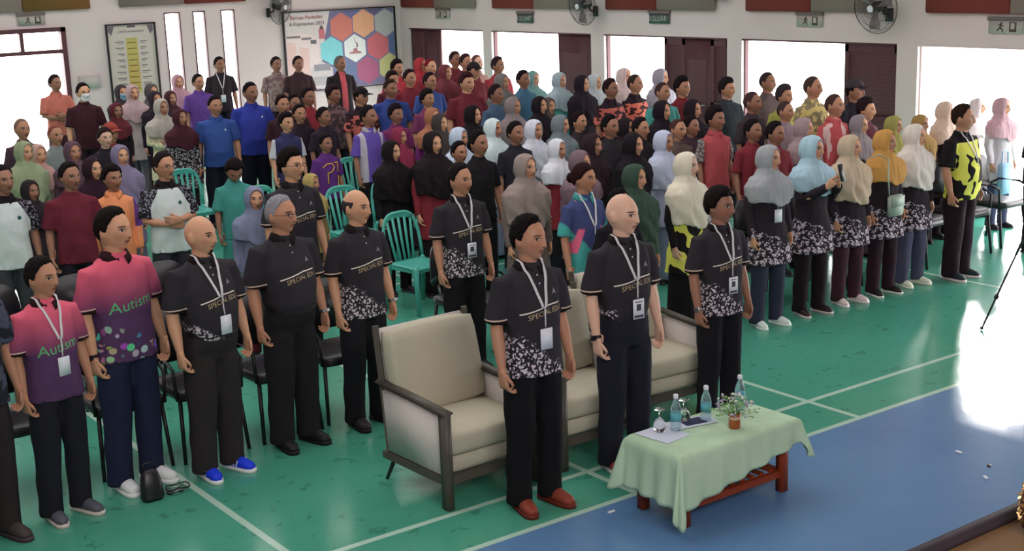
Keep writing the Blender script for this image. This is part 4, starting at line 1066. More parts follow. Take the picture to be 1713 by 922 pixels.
def armchair(loc, rz, label):
    o = empty('armchair', loc, rz); tag(o, label, 'armchair', 'cream armchairs in the front row')
    W, D = .72, .74
    for s in (-1,1):
        link('front_post', bevel_mesh(G().box((s*(W/2-.025), -D/2+.03, .30), (.05,.065,.60)).mesh('p'), .005), M_TAUPE, o)
        g = G().tube([(s*(W/2-.025), D/2-.02, .98),(s*(W/2-.025), D/2-.07, .60),(s*(W/2-.025), D/2-.11, .20)], [(.024,.026)]*3, 4, ref=(0,1,0)); link('back_post', g.mesh('p'), M_TAUPE, o)
        link('arm_rest', bevel_mesh(G().tube([(s*(W/2-.028), -D/2+.0, .59),(s*(W/2-.028), D/2-.03, .635)], [(.046,.024)]*2, 4, p=9).mesh('a'), .004), M_TAUPE, o)
        g = G(); x0 = s*(W/2-.03); y = [(-D/2+.06,.20),(D/2-.10,.20),(D/2-.05,.60),(-D/2+.06,.565)]
        V = [(x0-.02, a, b) for a, b in y]+[(x0+.02, a, b) for a, b in y]
        g.add(V, [(3,2,1,0),(4,5,6,7)]+[(i,(i+1)%4,4+(i+1)%4,4+i) for i in range(4)]); link('side_panel', bevel_mesh(fix_normals(g.mesh('sp')), .01), M_CREAM2, o)
        link('side_rail', G().box((s*(W/2-.025), 0, .175), (.045, D-.12, .045)).mesh('r'), M_TAUPE, o)
        link('rear_leg', G().tube([(s*(W/2-.04), D/2-.14, .16),(s*(W/2-.03), D/2-.05, .0)], [.014,.011], 8).mesh('l', True), M_BLK, o)
    link('front_rail', G().box((0, -D/2+.035, .175), (W-.09, .045, .045)).mesh('r'), M_TAUPE, o)
    m = link('seat_base', cushion(0, (W-.11, D-.14, .11)), M_CREAM, o, (0,-.01,.25))
    link('seat_cushion', cushion(0, (W-.105, D-.12, .135), .018), M_CREAM, o, (0,-.02,.375))
    b = link('back_cushion', cushion(0, (W-.10, .15, .52), .02), M_CREAM, o, (0, D/2-.14, .70)); b.rotation_euler = (math.radians(-13),0,0)
    bp = link('back_panel', bevel_mesh(box((0,0,0),(W-.10,.03,.74)).mesh('bp'), .008), M_CREAM2, o, (0, D/2-.055, .59)); bp.rotation_euler = (math.radians(-6),0,0)
    return o
armchair((4.31,6.53,0), math.radians(2), 'cream armchair fully in view left of the man in red-brown loafers')
armchair((5.21,6.56,0), 0, 'cream armchair between the loafer man and the tall bald man')
armchair((6.05,6.80,0), math.radians(-3), 'cream armchair partly behind the young man by the coffee table')

M_BV = plain('black_vinyl', '1d191f', .38, .5, g=1.3); M_BV2 = plain('brown_mesh_fabric', '4a3c44', .6, .4, g=1.3)
def black_chair(h=.92):
    o = empty('office_chair', (0,0,0))
    link('seat', cushion(0, (.48,.47,.07), .02), M_BV, o, (0,0,.445))
    g = G(); n_, F = 18, []
    V = []
    for t_ in (0,1):
        for i in range(n_+1):
            a = math.pi*i/n_
            V.append((-.235*math.copysign(abs(math.cos(a))**.5, math.cos(a)), .20+t_*.05+.05*(.3+.7*math.sin(a)), .56+(h-.56)*abs(math.sin(a))**.55))
    m = n_+1
    F = [tuple(range(m)), tuple(range(2*m-1, m-1, -1))]+[(i, m+i, m+(i+1)%m, (i+1)%m) for i in range(m)]
    g.add(V, F); link('backrest', bevel_mesh(fix_normals(g.mesh('b')), .012, 2, 60), M_BV, o)
    for sx in (-1,1):
        for sy in (-1,1):
            link('leg', G().tube([(sx*.225, sy*.19, .43),(sx*.25, sy*.245, 0)], [.0165,.0145], 8).mesh('l', True), M_BLK, o)
        link('arm_rest', G().tube([(sx*.25,-.20,.42),(sx*.262,-.20,.62),(sx*.262,-.12,.655),(sx*.262,.12,.655),(sx*.25,.22,.60)], [.013]*5, 8).mesh('a', True), M_BLK, o)
        link('back_bar', G().tube([(sx*.16,.19,.42),(sx*.16,.27,.62)], [.012]*2, 8).mesh('r', True), M_STEEL, o)
    return o
GB = 'black chairs behind the standing rows'
proto = None
bl = [(2.24,8.22,2,'black chair behind the short man in pink and purple'),(2.82,8.22,-2,'black chair behind the taller pink and purple polo man'),(3.33,8.17,0,'black chair behind the bald man with blue shoes'),
 (3.88,8.17,2,'black chair behind the grey-haired man, one leg showing beside him'),(4.42,8.2,-3,'black chair between the two charcoal polo men left of the cream armchair'),
 (2.58,9.75,6,'rounded black chair back at the left edge beyond the short man'),(3.2,9.7,4,'rounded black chair back between the two pink and purple polos'),(3.82,9.65,0,'black chair back showing right of the pink and purple polo man'),
 (5.95,8.75,0,'black chair behind the man with printed badge, beside the green chair'),
 (8.35,8.27,0,'dark chair behind the first grey-scarfed woman'),(8.95,8.27,2,'dark chair behind the light blue headscarf woman'),(9.55,8.3,-2,'dark chair between the beige and mustard headscarf women'),
 (10.2,8.3,0,'dark chair behind the cream-scarfed woman'),(11.15,8.3,4,'dark chair left of the yellow and black polo man'),(11.8,8.3,-4,'dark chair just right of the yellow and black polo man'),(12.5,8.35,0,'dark chair nearest the bright doorway at the right edge')]
proto = black_chair(); protoT = None
for k, (x_, y_, a_, lab) in enumerate(bl):
    o = proto if k == 0 else copytree(proto)
    o.location = (x_, y_, 0); o.rotation_euler = (0,0,math.radians(a_)); o.scale = (.90,1,1); tag(o, lab, 'chair', GB)
M_TEAL = plain('teal_plastic', '4fa79c', .35, .45, g=1.15, nz=.03)
def teal_chair():
    o = empty('plastic_chair', (0,0,0))
    # seat with a rolled front
    V = []; F = []
    nx, ny = 8, 8
    for j in range(ny+1):
        for i in range(nx+1):
            u = i/nx*2-1; v = j/ny*2-1
            V.append((u*(.215-.02*(v+1)/2), v*.20, .435-.012*(1-u*u)*(1-v*v)-.03*max(0,-v-.6)-.02*max(0,abs(u)-.8)))
    for j in range(ny):
        for i in range(nx): q = j*(nx+1)+i; F.append((q, q+1, q+nx+2, q+nx+1))
    g = G(); g.add(V, F); me = evald(g.mesh('s', True), [('SOLIDIFY', dict(thickness=.014))]); link('seat', me, M_TEAL, o)
    # arched back frame and its five splats
    fr = []
    for i in range(25):
        a = math.pi*i/24; fr.append((-.215*math.copysign(abs(math.cos(a))**.55, math.cos(a)), .20+.075*abs(math.sin(a))**.6, .44+.43*abs(math.sin(a))**.55))
    link('back_frame', G().tube(fr, [(.019,.011)]*25, 8, ref=(0,1,0)).mesh('f', True), M_TEAL, o)
    top = G().tube([(-.16,.262,.825),(-.08,.275,.842),(0,.278,.848),(.08,.275,.842),(.16,.262,.825)], [(.008,.026)]*5, 8, ref=(0,0,1)); link('top_rail', top.mesh('t', True), M_TEAL, o)
    for k in range(5):
        u = (k-2)*.062
        link('splat', G().tube([(u*.85,.195,.43),(u,.235,.62),(u*1.15,.272,.83)], [(.016,.004)]*3, 6, ref=(0,1,0), p=3).mesh('sp', True), M_TEAL, o)
    for sx in (-1,1):
        for sy in (-1,1):
            link('leg', G().tube([(sx*.19, sy*.17, .435),(sx*.20, sy*.185, .42),(sx*.225, sy*.235, 0)], [(.022,.022),(.024,.024),(.016,.016)], 6, p=5).mesh('l', True), M_TEAL, o)
        link('apron', G().box((sx*.195, 0, .405), (.01,.34,.045)).mesh('ap'), M_TEAL, o)
    link('apron', G().box((0, -.178, .405), (.38,.01,.045)).mesh('ap'), M_TEAL, o)
    return o
tc = teal_chair()
for k, (x_, y_, a_, lab) in enumerate([(6.45,10.30,8,'teal plastic chair standing free with its back splats showing'),(6.80,12.05,2,'teal plastic chair back directly behind the bald wristwatch man'),
    (7.42,12.15,4,'teal plastic chair sliver beside the large black robe'),(6.16,12.75,0,'teal plastic chair back behind the grey-haired man and boy in teal'),
    (6.1,14.6,0,'pale plastic chair between the arms-folded man and teal boy'),(7.98,13.9,4,'plastic chair behind the boy with yellow-lined jersey')]):
    o = tc if k == 0 else copytree(tc)
    o.location = (x_, y_, 0); o.rotation_euler = (0,0,math.radians(a_)); tag(o, lab, 'chair', 'plastic chairs among the students')

# ------------------------------------------------------------------ coffee table and what stands on it
TZ = .45
M_RED = wood('red_timber', '7c2c12', '9a4220')
t_ = empty('coffee_table', (5.25,5.28,0)); tag(t_, 'low red-brown wooden coffee table under the pale green cloth', 'table')
for sx in (-1,1):
    for sy in (-1,1): link('leg', bevel_mesh(box((sx*.395, sy*.17, .215), (.055,.055,.43)).mesh('l'), .004), M_RED, t_)
    link('end_rail', box((sx*.395,0,.115),(.03,.29,.035)).mesh('r'), M_RED, t_)
for sy in (-1,1): link('side_rail', box((0, sy*.17, .115), (.74,.03,.04)).mesh('r'), M_RED, t_)
sl = box((0,0,0),(.035,.31,.014)).mesh('slat'); sl.materials.append(M_RED)
for k in range(9): link('shelf_slat', sl, None, t_, (-.32+.08*k, 0, .142))
link('table_top', bevel_mesh(box((0,0,TZ-.02),(.92,.42,.03)).mesh('t'), .006), M_RED, t_)
for sy in (-1,1): link('apron', box((0, sy*.17, .395), (.74,.02,.04)).mesh('ap'), M_RED, t_)
def tablecloth():
    hx, hy = .47, .22; r = .012; V = []; F = []; n = 168; rows = 12
    # walk round the rim; corners get a fan of folds
    rim = []
    def side(a, b, nn, nrm): 
        for i in range(nn): f = i/nn; rim.append((a[0]+(b[0]-a[0])*f, a[1]+(b[1]-a[1])*f, nrm, f, 0))
    cs = [(-hx,-hy),(hx,-hy),(hx,hy),(-hx,hy)]; nr = [(0,-1),(1,0),(0,1),(-1,0)]
    for k in range(4):
        a, b = cs[k], cs[(k+1)%4]; nn = 30 if k % 2 == 0 else 18
        for i in range(nn+1):
            f = i/nn; rim.append((a[0]+(b[0]-a[0])*f, a[1]+(b[1]-a[1])*f, nr[k], k, f))
        n1, n2 = nr[k], nr[(k+1)%4]
        for i in range(1, 14):
            q = i/14; an = q*math.pi/2; d = (n1[0]*math.cos(an)+n2[0]*math.sin(an), n1[1]*math.cos(an)+n2[1]*math.sin(an))
            rim.append((b[0], b[1], d, k, 1+q))
    drops = [(.33,.14),(.16,.37),(.2,.25),(.3,.33)]       # front, right, back, left (start, end)
    m = len(rim)
    V.append((0,0,TZ+.004)); 
    for j in (.4,.8,1.0):
        for p in rim: V.append((p[0]*j, p[1]*j, TZ+.004))
    for p in rim:
        x_, y_, d, k, f = p
        if f <= 1: L = drops[k][0]+(drops[k][1]-drops[k][0])*f; w_ = 0; 
        else:
            q = f-1; L1 = drops[k][1]; L2 = drops[(k+1)%4][0]; bump_ = math.sin(q*math.pi)
            L = L1+(L2-L1)*q+bump_*(.415-max(L1,L2) if k in (1,3) else (.10 if k == 0 else .05))
            L = min(L, .425); w_ = bump_
        p_ = p+(L,w_)
        rim[rim.index(p)] = p_
    for j in range(1, rows+1):
        s_ = j/rows
        for x_, y_, d, k, f, L, w_ in rim:
            out_ = r + s_*(.022 + .018*math.sin((x_+y_*1.3)*34+k)+ (.055*w_ + .030*w_*math.sin((f-1)*math.pi*4) if f > 1 else 0)) 
            V.append((x_+d[0]*out_, y_+d[1]*out_, TZ+.004-L*s_+ (.006 if j == 0 else 0)))
    F = [(0, 1+i, 1+(i+1)%m) for i in range(m)]
    for j in range(rows+2):
        for i in range(m): F.append((1+j*m+i, 1+j*m+(i+1)%m, 1+(j+1)*m+(i+1)%m, 1+(j+1)*m+i))
    F = [tuple(reversed(f)) for f in F]
    g = G(); g.add(V, F); me = fix_normals(g.mesh('c', True)); return evald(me, [('SMOOTH', dict(factor=.5, iterations=3)), ('SOLIDIFY', dict(thickness=.003, offset=1))])
tc_ = tablecloth()
clo = link('tablecloth', tc_, fabric('9fbf9c', g=1.35), None, (5.25,5.28,0), math.radians(0))
tag(clo, 'pale green tablecloth draped over the coffee table, corners hanging low', 'tablecloth')
TT = TZ+.008
M_PET = NT('clear_plastic'); M_PET.b.inputs['Transmission Weight'].default_value = .85; M_PET.b.inputs['IOR'].default_value = 1.2; M_PET = M_PET.done(hexc('cfe6ee', 1.0), .06, .5)
M_LAB = plain('pale_blue_label', '58a0ae', .5, g=1.15)
def bottle(x_, y_, label):
    o = link('water_bottle', G().lathe([(.026,0),(.031,.008),(.031,.05),(.029,.055),(.031,.06),(.031,.12),(.028,.145),(.016,.175),(.0125,.182),(.0125,.197)], n=20).mesh('b', True), M_PET, None, (x_,y_,TT))
    tag(o, label, 'bottle', 'water bottles on the coffee table')
    link('cap', G().lathe([(.0145,.193),(.015,.197),(.015,.213),(.012,.217)], n=16).mesh('c', True), M_WHITE, o)
    link('label', G().lathe([(.0317,.062),(.0317,.112)], n=24).mesh('l', True), M_LAB, o)
bottle(5.03,5.36,'water bottle between the two upturned glasses, nearest the papers'); bottle(5.27,5.36,'water bottle left of the potted flowers'); bottle(5.56,5.37,'water bottle standing behind the flowers')
def goblet(x_, y_, label):
    o = link('stem_glass', G().lathe([(.031,0),(.036,.02),(.035,.05),(.022,.072),(.006,.082),(.004,.09),(.004,.125),(.02,.13),(.034,.133),(.034,.136)], n=24).mesh('g', True), M_GLASS, None, (x_,y_,TT))
    tag(o, label, 'glass', 'upturned stem glasses on the coffee table')
goblet(4.95,5.41,'upturned stem glass left of the first water bottle'); goblet(5.17,5.44,'upturned stem glass between the two near water bottles')
def sheet(x_, y_, rz, w_, d_, mat, label, name='paper', z=TT, th=.003):
    o = link(name, box((0,0,th/2),(w_,d_,th)).mesh('p'), mat, None, (x_,y_,z), math.radians(rz)); tag(o, label, 'paper', 'papers on the coffee table'); return o
M_PAPER = plain('white_paper', 'c6c9e0', .7, g=1.2)
sheet(4.93,5.36,6,.20,.24,M_PAPER,'pale lavender paper at the left end of the green cloth')
o = sheet(5.17,5.39,-12,.30,.13,M_PAPER,'white booklet with a dark blue cover band under the glasses','booklet',TT+.003,.006)
link('cover_band', box((.02,.0,.0072),(.14,.10,.002)).mesh('b'), plain('navy_print','1a2450',.5), o)
# flowers in a copper pot
M_COP = plain('copper', 'a85c38', .35, .5, .6, g=1.3)
pt = empty('potted_flowers', (5.31,5.17,TT)); tag(pt, 'copper pot of small white and lilac flowers on the coffee table', 'plant')
link('pot', G().lathe([(.030,0),(.034,.006),(.033,.05),(.036,.085),(.033,.088),(.030,.08)], n=24).mesh('p', True), M_COP, pt)
link('pot_band', G().lathe([(.0355,.055),(.0365,.06),(.0365,.068),(.0355,.073)], n=24).mesh('p', True), plain('pale_band','cdb49a',.5), pt)
gs, gl, gf, gw = G(), G(), G(), G()
for k in range(46):
    a = random.uniform(0, 6.283); r_ = random.uniform(.01,.135); h_ = random.uniform(.13,.215)*(1-.28*r_/.135)
    tip = (math.cos(a)*r_*1.15, math.sin(a)*r_, h_); mid = (tip[0]*.45, tip[1]*.45, h_*.6+.03)
    gs.tube([(math.cos(a)*.012, math.sin(a)*.012, .06), mid, tip], [.0015,.0012,.001], 4)
    for q in range(5):
        f = random.uniform(.35,1); c = Vector(mid).lerp(Vector(tip), f); b = random.uniform(0,6.28); L = random.uniform(.014,.026)
        d = Vector((math.cos(b),math.sin(b),random.uniform(-.2,.6)))*L; s_ = Vector((-math.sin(b),math.cos(b),.1))*L*.28
        gl.add([tuple(c), tuple(c+d*.5+s_), tuple(c+d), tuple(c+d*.5-s_)], [(0,1,2,3)])
    if k % 2 == 0:
        (gf if k % 4 else gw).sphere(tip, (.010,.010,.008), 7, 5)
        for q in range(3):
            p = (tip[0]+random.uniform(-.02,.02), tip[1]+random.uniform(-.02,.02), tip[2]+random.uniform(-.02,.01)); (gf if q % 2 else gw).sphere(p, (.006,.006,.005), 6, 4)
    else: gl.sphere(tip, (.005,.005,.006), 6, 4)
tag(link('stems', gs.mesh('s'), plain('stem_green','4a7a3c',.6,g=1.2), pt), None, None, None, 'stuff')
tag(link('leaves', gl.mesh('l'), plain('leaf_green','6f9a58',.6,g=1.3), pt), None, None, None, 'stuff')
tag(link('lilac_blooms', gf.mesh('f', True), plain('lilac_petal','9a90a8',.7,g=1.3), pt), None, None, None, 'stuff')
tag(link('white_blooms', gw.mesh('f', True), plain('white_petal','c8c8c0',.7,g=1.2), pt), None, None, None, 'stuff')

# ------------------------------------------------------------------ small things on the floor and in hands
bg_ = empty('handbag', (2.71,7.50,0)); tag(bg_, 'small black bag on the floor between the puzzle polo man\'s shoes', 'bag')
g = G().tube([(0,0,.0),(0,0,.02),(0,.01,.10),(0,.015,.17),(0,.015,.19)], [(.06,.04),(.072,.05),(.066,.045),(.05,.03),(.03,.015)], 16, p=3)
link('body', g.mesh('b', True), M_BV, bg_)
link('strap', G().tube([(-.04,.015,.18),(-.03,.02,.23),(.03,.02,.23),(.04,.015,.18)], [.006]*4, 6).mesh('s', True), M_BLK, bg_)
o = empty('cable_bundle', (2.86,7.52,0)); tag(o, 'loose silvery cable bundle beside the small black bag', 'cable')
for k in range(3):
    pts = [(math.cos(a*1.0)*(.05+.012*k)+.01*k, math.sin(a)*(.035+.01*k), .008+.012*k+.006*math.sin(a*3)) for a in np.linspace(0,6.1,26)]
    link('cable_loop', G().tube(pts, [.0045]*26, 6).mesh('c', True), M_STEEL if k == 1 else M_BLK, o)
for k, (x_, y_, m_, lab) in enumerate(((4.68,5.53,'white','tiny white paper scrap on the blue floor left of the table'),(6.88,4.55,'dark','small dark scrap on the shiny blue floor, the largest one'),(6.70,4.45,'white','small pale scrap on the blue floor nearest the stage'),(6.94,4.81,'white','small pale scrap on the blue floor farthest from the stage'))):
    o = link('paper_scrap', bevel_mesh(box((0,0,.003),(.05,.022,.006)).mesh('s'), .002), M_WHITE if m_ == 'white' else M_BLK, None, (x_,y_,0), .5*k); tag(o, lab, 'scrap', 'litter on the blue floor')
tp = empty('tripod', (9.88,6.15,0)); tag(tp, 'black tripod whose one splayed leg reaches in from the right edge', 'tripod')
for k, (fx, fy) in enumerate(((-.42,.24),(.42,.20),(.05,-.5))):
    a = Vector((0,0,1.12)); b = Vector((fx,fy,.01)); m_ = a.lerp(b,.45); q_ = a.lerp(b,.76)
    lg = link('leg', G().tube([tuple(a),tuple(m_)], [.013,.012], 8).tube([tuple(m_),tuple(b)], [.009,.008], 8).mesh('l', True), M_BLK, tp)
    link('clamp', G().tube([tuple(q_-(b-a)*.014),tuple(q_+(b-a)*.014)], [.018]*2, 8).mesh('k', True), M_BLK, lg)
    link('foot', G().sphere(tuple(b+Vector((0,0,.006))), .016, 8, 6).mesh('f', True), M_BLK, lg)
link('column', G().tube([(0,0,1.0),(0,0,1.45)], [.014]*2, 10).mesh('c', True), M_BLK, tp)
link('head', bevel_mesh(box((0,0,1.48),(.08,.1,.06)).mesh('h'), .008), M_BLK, tp)
# shoulder bag on the mustard headscarf woman, phone of the light blue one, blue bag by the doorway
sb = empty('shoulder_bag', (9.80,7.56,.86)); tag(sb, 'pale grey-green shoulder bag hanging before the mustard headscarf woman', 'bag')
link('body', bevel_mesh(box((0,0,0),(.19,.05,.19)).mesh('b'), .012), plain('pale_leather','8b978c',.5,g=1.5), sb)
link('flap', bevel_mesh(box((0,-.029,.04),(.18,.006,.10)).mesh('b'), .004), plain('pale_leather','8b978c',.5,g=1.5), sb)
link('strap', G().tube([(-.09,.0,.09),(-.12,-.005,.28),(-.06,.04,.42),(-.09,.12,.46),(-.11,.2,.42)], [.006]*5, 6).mesh('s', True), plain('pale_leather','8b978c',.5,g=1.5), sb)
PH = [q for q in PEOPLE if 'hold' in q[10]][0]
ph = empty('phone', (PH[0]-.0, PH[1]-.325, 1.285)); tag(ph, 'dark phone held up by the light blue headscarf woman', 'phone')
b_ = link('body', bevel_mesh(box((0,0,0),(.075,.009,.15)).mesh('b'), .004), M_BLK, ph); ph.rotation_euler = (math.radians(-15),0,math.radians(10))
link('screen', box((0,.0055,0),(.066,.001,.138)).mesh('s'), plain('dark_screen','20242e',.15,.5), ph)
bb = empty('tote_bag', (13.02,8.60,.60)); tag(bb, 'light blue bag hanging beside the pink-scarfed woman at the right edge', 'bag')
link('body', bevel_mesh(box((0,0,0),(.20,.06,.34)).mesh('b'), .015), plain('light_blue_cloth','8ab0cc',.8,g=1.2), bb)
link('handle', G().tube([(-.06,0,.16),(-.05,0,.30),(.05,0,.30),(.06,0,.16)], [.008]*4, 6).mesh('s', True), plain('light_blue_cloth','8ab0cc',.8,g=1.2), bb)
# glittering gold ornament on the stage
gd = empty('gold_ornament', (4.235,2.60,1.0)); tag(gd, 'glittering gold foil ornament standing on the stage edge, lower right corner', 'ornament')
M_FOIL = plain('gold_foil', 'd8a070', .25, .6, .9, g=1.6)
link('core', G().lathe([(.03,0),(.045,.01),(.055,.07),(.05,.14),(.02,.18)], n=20).mesh('c', True), plain('dark_core','5a3420',.6), gd)
g = G()
for k in range(420):
    z_ = random.uniform(.01,.185); a = random.uniform(0,6.283); r_ = .058*math.sin(min(1,z_/.06)*1.57)*(1 if z_ < .13 else .8); L = random.uniform(.006,.012)
    c = Vector((math.cos(a)*r_, math.sin(a)*r_, z_)); u = Vector((random.gauss(0,1),random.gauss(0,1),random.gauss(0,1))).normalized()*L; v_ = u.orthogonal().normalized()*L*.6
    g.add([tuple(c-u),tuple(c+v_),tuple(c+u),tuple(c-v_)], [(0,1,2,3)])
tag(link('foil_flakes', g.mesh('f'), M_FOIL, gd), None, None, None, 'stuff')

# ------------------------------------------------------------------ on the walls
def wall_fan(loc, rz, tilt, label, R_=.31):
    o = empty('wall_fan', loc, rz); tag(o, label, 'fan', 'wall fans')
    rt = Matrix.Rotation(math.radians(tilt), 4, 'X')
    def P(me): me.transform(rt); return me
    g = G()
    for dy, rr in ((-.09,.12),(-.085,.21),(-.05,.285),(0,R_),(.05,.285),(.085,.18)):
        pts = [(rr*math.cos(a), dy-.28, rr*math.sin(a)) for a in np.linspace(0,2*np.pi,41)]
        g.tube(pts, [.0045 if rr == R_ else .002]*41, 5, caps=False)
    link('guard_rings', P(g.mesh('g', True)), M_BLK, o)
    g = G()
    for k in range(56):
        a = 2*math.pi*k/56
        g.tube([(math.cos(a)*r_, y_-.28, math.sin(a)*r_) for r_, y_ in ((.045,-.095),(.12,-.09),(.21,-.085),(.285,-.05),(R_,0),(.285,.05),(.18,.085),(.06,.09))], [.0016]*8, 4)
    tag(link('guard_wires', P(g.mesh('w', True)), plain('grey_wire','4a4448',.5), o), None, None, None, 'stuff')
    bmat = plain('fan_blade','7a7274',.4,g=1.2)
    for k in range(3):
        a0 = k*2.094+.4; V = []
        for i in range(7):
            rr = .04+.235*i/6; wd = .55*math.sin(min(1,(i+1)/4)*1.57)*(.9 if i < 6 else .6)
            for s_ in (-1,1): V.append((rr*math.cos(a0+s_*wd*.6), -.28+s_*.022, rr*math.sin(a0+s_*wd*.6)))
        F = [(2*i,2*i+1,2*i+3,2*i+2) for i in range(6)]
        g = G(); g.add(V, F); link('blade', P(evald(g.mesh('b', True), [('SOLIDIFY', dict(thickness=.003))])), bmat, o)
    link('hub', P(G().sphere((0,-.385,0), (.045,.02,.045), 16, 8).mesh('h', True)), M_WHITE, o)
    link('motor', P(G().tube([(0,-.26,0),(0,-.12,0)], [.07,.055], 16, ref=(0,0,1)).mesh('m', True)), M_BLK, o)
    link('bracket', G().tube([(0,-.14,-.02),(0,-.12,-.12),(0,-.02,-.14)], [.018]*3, 8).mesh('k', True), M_BLK, o)
    link('wall_plate', bevel_mesh(box((0,-.012,-.14),(.11,.024,.16)).mesh('p'), .004), M_BLK, o)
    return o
wall_fan((XW-.0, 16.40, 2.46), math.radians(-90), 8, 'wall fan between the second and third doorways')
wall_fan((XW-.0, 10.78, 2.46), math.radians(-90), 8, 'wall fan above the louvred door at upper right', .32)
wall_fan((11.00, YW-.0, 2.52), math.radians(28), 8, 'wall fan at the left end of the hexagon banner')
M_SIGN = plain('dark_green_acrylic','4a5452',.35,.5,g=1.1); M_SIGNT = plain('pale_green_letters','8a9a92',.4,g=1.2); M_CLR = plain('grey_acrylic','a39c96',.3,.5,g=1.3)
def sign(loc, rz, label, green):
    o = empty('exit_sign', loc, rz); tag(o, label, 'sign', 'exit signs under the acoustic panels')
    link('plate', bevel_mesh(box((0,-.02,0),(.44,.016,.15)).mesh('p'), .004), M_SIGN if green else M_CLR, o)
    link('housing', box((0,-.02,.095),(.46,.04,.04)).mesh('h'), plain('sign_housing','6a605e',.5,g=1.2), o)
    if green:
        me = text_mesh('KELUAR', .105, .001); me.transform(Matrix.Translation((-.02,-.030,-.035)) @ Matrix.Rotation(math.pi/2, 4, 'X')); link('lettering', me, M_SIGNT, o)
    else:
        g = G()   # running figure and doorway block
        g.sphere((-.05,-.031,.042), (.012,.004,.012), 10, 6)
        for a, b, r_ in (((-.05,.03),(-.065,-.01),.010),((-.05,.025),(-.02,.005),.006),((-.052,.025),(-.09,.02),.006),((-.065,-.01),(-.03,-.03),.008),((-.03,-.03),(-.035,-.06),.007),((-.065,-.01),(-.10,-.045),.008)):
            g.tube([(a[0],-.031,a[1]),(b[0],-.031,b[1])], [(r_,.002)]*2, 6, ref=(0,1,0))
        link('running_figure', g.mesh('f'), plain('dark_pictogram','4a3e3c',.5), o)
        link('doorway_mark', box((.10,-.030,0),(.09,.004,.11)).mesh('d'), plain('dark_pictogram','4a3e3c',.5), o)
        g = G(); g.box((.10,-.033,.01),(.05,.004,.07)); link('doorway_gap', g.mesh('d'), M_CLR, o)
sign((XW,18.22,2.19), math.radians(-90), 'dark green exit sign left of the middle fan', True)
sign((XW,14.93,2.225), math.radians(-90), 'dark green exit sign above the third doorway', True)
sign((XW,20.70,2.23), math.radians(-90), 'grey exit sign nearest the room corner', False)
sign((XW,12.05,2.23), math.radians(-90), 'grey exit sign left of the right wall fan', False)
sign((XW,9.15,2.2), math.radians(-90), 'grey exit sign at the top right corner', False)
sign((6.82,YW,2.46), 0, 'grey exit sign over the far left doorway', False)
for x_, y_, z_, rz, lab in ((XW,13.62,2.62,-90,'small black wall speaker between the red panels right of the third doorway'),(XW,18.75,2.66,-90,'small black wall speaker above the pier between first two doorways')):
    o = empty('wall_speaker', (x_,y_,z_), math.radians(rz)); tag(o, lab, 'speaker', 'small wall speakers')
    link('cabinet', bevel_mesh(box((0,-.09,0),(.16,.14,.22)).mesh('c'), .01), M_BLK, o); link('bracket', box((0,-.01,0),(.04,.03,.1)).mesh('b'), M_BLK, o)
    link('grille', box((0,-.163,0),(.13,.006,.19)).mesh('g'), plain('dark_grille','2a272b',.8), o)
o = tag(link('junction_box', bevel_mesh(box((0,-.03,0),(.36,.06,.2)).mesh('j'), .008), plain('cream_plastic','c8c0bc',.5), None, (7.66,YW,1.42)), 'cream utility box on the wall between doorway and chart', 'box')
# banner of hexagons
BX, BZ, K1, K2 = 11.26, .92, .00220, .00191
bn = empty('banner', (BX, YW, BZ)); tag(bn, 'large framed banner of coloured hexagons with heading at the wall corner', 'banner')
BW, BH = 2.36, 1.46
for a, b, c, d in ((BW/2, BH-.012, BW, .024),(BW/2, .012, BW, .024)): link('frame_bar', box((a,-.03,b),(c,.05,d)).mesh('f'), M_BLK, bn)
for a in (.012, BW-.012): link('frame_bar', box((a,-.03,BH/2),(.024,.05,BH)).mesh('f'), M_BLK, bn)
link('printed_sheet', box((BW/2,-.012,BH/2),(BW-.04,.01,BH-.04)).mesh('s'), plain('pale_print','d8cccc',.6,g=1.1), bn)
def desat3(h):  # greys print colours and mixes in white for the banner's glare
    c = [int(h[i:i+2],16) for i in (0,2,4)]; l = sum(c)/3
    return ''.join('%02x' % int(min(255, x*.72+l*.16+255*.12)) for x in c)
def flat(name, pts, y_, col, par, g_=1.2):
    m = len(pts); V = [(p[0], y_, p[1]) for p in pts]+[(p[0], y_+.002, p[1]) for p in pts]
    F = [tuple(range(m)), tuple(range(2*m-1,m-1,-1))]+[(i, m+i, m+(i+1)%m, (i+1)%m) for i in range(m)]
    g = G(); g.add(V, F); return link(name, fix_normals(g.mesh('f')), plain('print_'+col, desat3(col), .6, g=1.3), par)
def clip(pts, x0=.03, x1=BW-.03, z0=.03, z1=BH-.03):
    for ax, lim, sg in ((0,x0,1),(0,x1,-1),(1,z0,1),(1,z1,-1)):
        out_ = []
        for i in range(len(pts)):
            a, b = pts[i-1], pts[i]; ia = (a[ax]-lim)*sg >= 0; ib = (b[ax]-lim)*sg >= 0
            if ia != ib: t = (lim-a[ax])/(b[ax]-a[ax]); out_.append(tuple(a[j]+(b[j]-a[j])*t for j in (0,1)))
            if ib: out_.append(b)
        pts = out_
        if len(pts) < 3: return []
    return pts
flat('backdrop', clip([(.98,BH),(BW,BH),(BW,0),(.62,0),(.75,.5),(.85,1.0)]), -.0185, '5a5080', bn)
